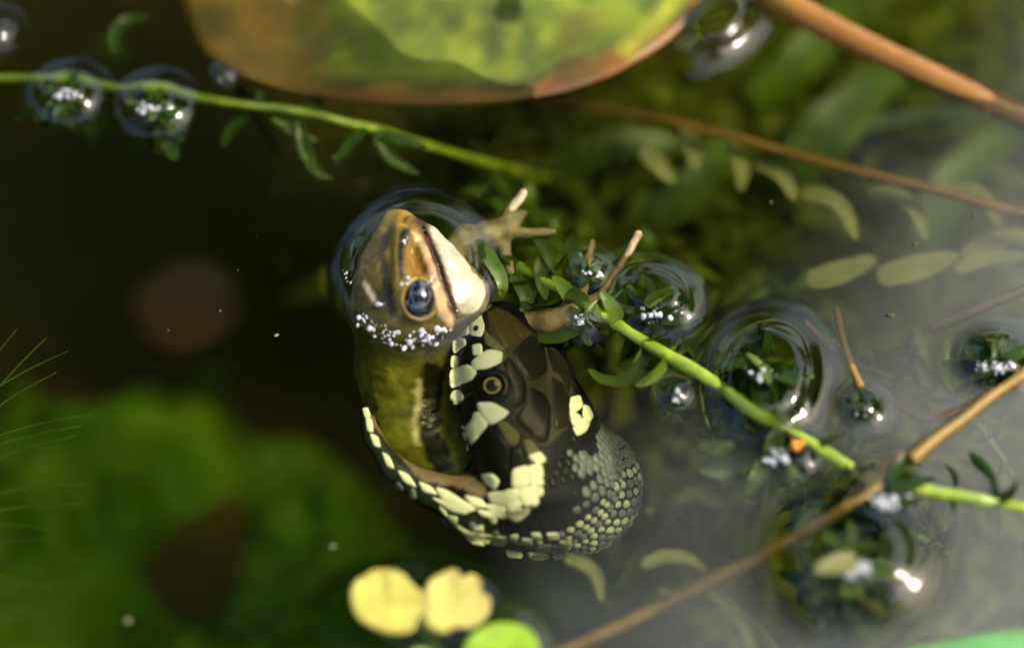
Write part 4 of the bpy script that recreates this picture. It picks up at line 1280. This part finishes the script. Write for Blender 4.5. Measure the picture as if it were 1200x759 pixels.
mass('sunken_weed', 'olive green tangle of sunken weed below the lily stalk', [(800, 210, -105, -60, 170, 60), (1000, 180, -105, -60, 130, 70), (700, 170, -95, -55, 110, 50), (960, 330, -105, -65, 110, 60), (740, 290, -90, -50, 90, 70), (620, 240, -90, -50, 70, 60), (1060, 60, -105, -60, 110, 50), (820, 500, -95, -60, 70, 80), (1100, 480, -116, -90, 80, 70), (1050, 640, -116, -90, 100, 60), (880, 620, -116, -90, 60, 50)], 'weed_olive', 42, 6500, 9, 2.0)
lf = flat_leaf('sunken_leaf', [(150, 370), (175, 322), (225, 300), (275, 320), (285, 362), (250, 400), (200, 412)], lambda px, rr, b: -108 + 4 * rr + 2 * vnoise(b / 8), .4, M['pad'], lambda px, rr, b: np.array([.085, .036, .004]) * (1 + .4 * vnoise(b / 6))[:, None], zb=-106)
tag(lf, 'rusty brown dead leaf sunk deep under the open water', 'leaf')

# ------------------------------------------------------------------ trees on the bank (mirrored in the pond), with blockers added for the sky's reflection
def tree(x, y, h, cx, cy, cz, cr, label, seed, n=5200, ls=1.0):
    r = np.random.default_rng(seed)
    K = 1000.0
    g0 = float(ground_z(np.array([x * K]), np.array([y * K]))[0])
    t = thing('tree', (x * K, y * K, g0), label, 'tree', 'trees on the pond bank')
    base = np.array([x * K, y * K, g0 - 60]); top = np.array([cx, cy, cz]) * K
    trunk = chaikin([base, base * .6 + top * .4 + np.array([-.3, .3, .3]) * K, top, top + np.array([0, 0, cr * .5]) * K], 2, False)
    Vv, F_ = tube(trunk, np.linspace(170, 40, len(trunk)), 12); tr = obj('trunk', Vv, F_, M['bark'], t)
    centres = []
    for k in range(16):
        d = norm(r.standard_normal(3)); e = top + d * cr * K * r.uniform(.5, .95) * np.array([1, 1, .8])
        s0 = trunk[int(len(trunk) * r.uniform(.45, .85))]
        cc = chaikin([s0, s0 * .5 + e * .5 + np.array([0, 0, .25]) * K, e], 2, False)
        Vv, F_ = tube(cc, np.linspace(60, 12, len(cc)), 6); obj('limb', Vv, F_, M['bark'], tr)
        centres.append(e)
    centres.append(top)
    Vs, Fs = [], []
    for k in range(n):
        c = centres[r.integers(len(centres))] + r.standard_normal(3) * cr * K * .2
        a = norm(r.standard_normal(3)); b = norm(np.cross(a, r.standard_normal(3)))
        l = r.uniform(70, 150) * ls
        i = len(Vs) * 4
        Vs.append(np.array([c - a * l, c - b * l * .45, c + a * l, c + b * l * .45])); Fs.append((i, i + 1, i + 2, i + 3))
    obj('crown', np.concatenate(Vs), Fs, M['leaf'], t, smooth=False)
tree(-3.6, 5.4, 11, -2.1, 3.6, 8.2, 2.8, 'tall leafy tree leaning over the pond from the bank', 1, 12000, 1.4)
tree(-.6, 8.6, 9, .8, 6.2, 9.6, 2.4, 'tall slender tree behind the pond', 2, 11000, 1.4)  # crown added to block the sky's reflection over the snake
tree(4.4, -3.8, 8, 3.4, -3.0, 6.0, 2.8, 'leafy tree on the near bank of the pond', 5, 7000)
tree(-2.4, -5.0, 9, -1.6, -4.0, 6.4, 3.0, 'stout leafy tree across from the leaning tree', 6, 8000)

def shrub(az, dist, h, label, seed):  # unseen, put in to darken the water's reflections, gaps left for sky arcs
    r = np.random.default_rng(seed); K = 1000.0
    x, y = dist * math.sin(math.radians(az)), dist * math.cos(math.radians(az))
    g0 = float(ground_z(np.array([x * K]), np.array([y * K]))[0])
    t = thing('shrub', (x * K, y * K, g0), label, 'shrub', 'shrubs round the pond')
    Vs, Fs = [], []
    tips = []
    for k in range(9):
        e = np.array([x + r.normal() * .55, y + r.normal() * .55, h * r.uniform(.45, 1.0)]) * K + np.array([0, 0, g0])
        cc = chaikin([np.array([x * K, y * K, g0 - 30]), np.array([x * K, y * K, g0]) * .5 + e * .5 + np.array([0, 0, 200]), e], 2, False)
        Vv, F_ = tube(cc, np.linspace(28, 6, len(cc)), 6); obj('stem', Vv, F_, M['bark'], t)
        tips.append((cc[len(cc) // 2], e))
    for k in range(3200):
        a0, e = tips[r.integers(9)]
        c = a0 + (e - a0) * r.uniform(-.5, 1.1) + r.standard_normal(3) * 260
        c[2] = max(c[2], g0 + 60)
        a = norm(r.standard_normal(3)); b = norm(np.cross(a, r.standard_normal(3))); l = r.uniform(50, 110); i = len(Vs) * 4
        Vs.append(np.array([c - a * l, c - b * l * .45, c + a * l, c + b * l * .45])); Fs.append((i, i + 1, i + 2, i + 3))
    obj('foliage', np.concatenate(Vs), Fs, M['leaf'], t, smooth=False)
SHR = ['shrub beside the stout tree, low and round', 'shrub at the edge of the open gap by the leaning tree', 'shrub beside the trunk of the leaning tree', 'tallest shrub standing alone between two gaps', 'shrub at the sunny end of a gap', 'shrub on the sunny bank beside a gap', 'shrub in the middle of the sunny bank', 'shrub next to the near bank tree', 'shrub between the stout tree and the low shrub']
for k, (az, dist, h) in enumerate(((-100, 3.6, 2.6), (-75, 3.4, 2.4), (-52, 3.7, 2.6), (-2, 3.5, 2.8), (52, 3.8, 2.4), (70, 3.5, 2.5), (90, 3.6, 2.6), (115, 3.4, 2.4), (-130, 3.6, 2.4))):
    shrub(az, dist, h, 'bushy green ' + SHR[k], 70 + k)
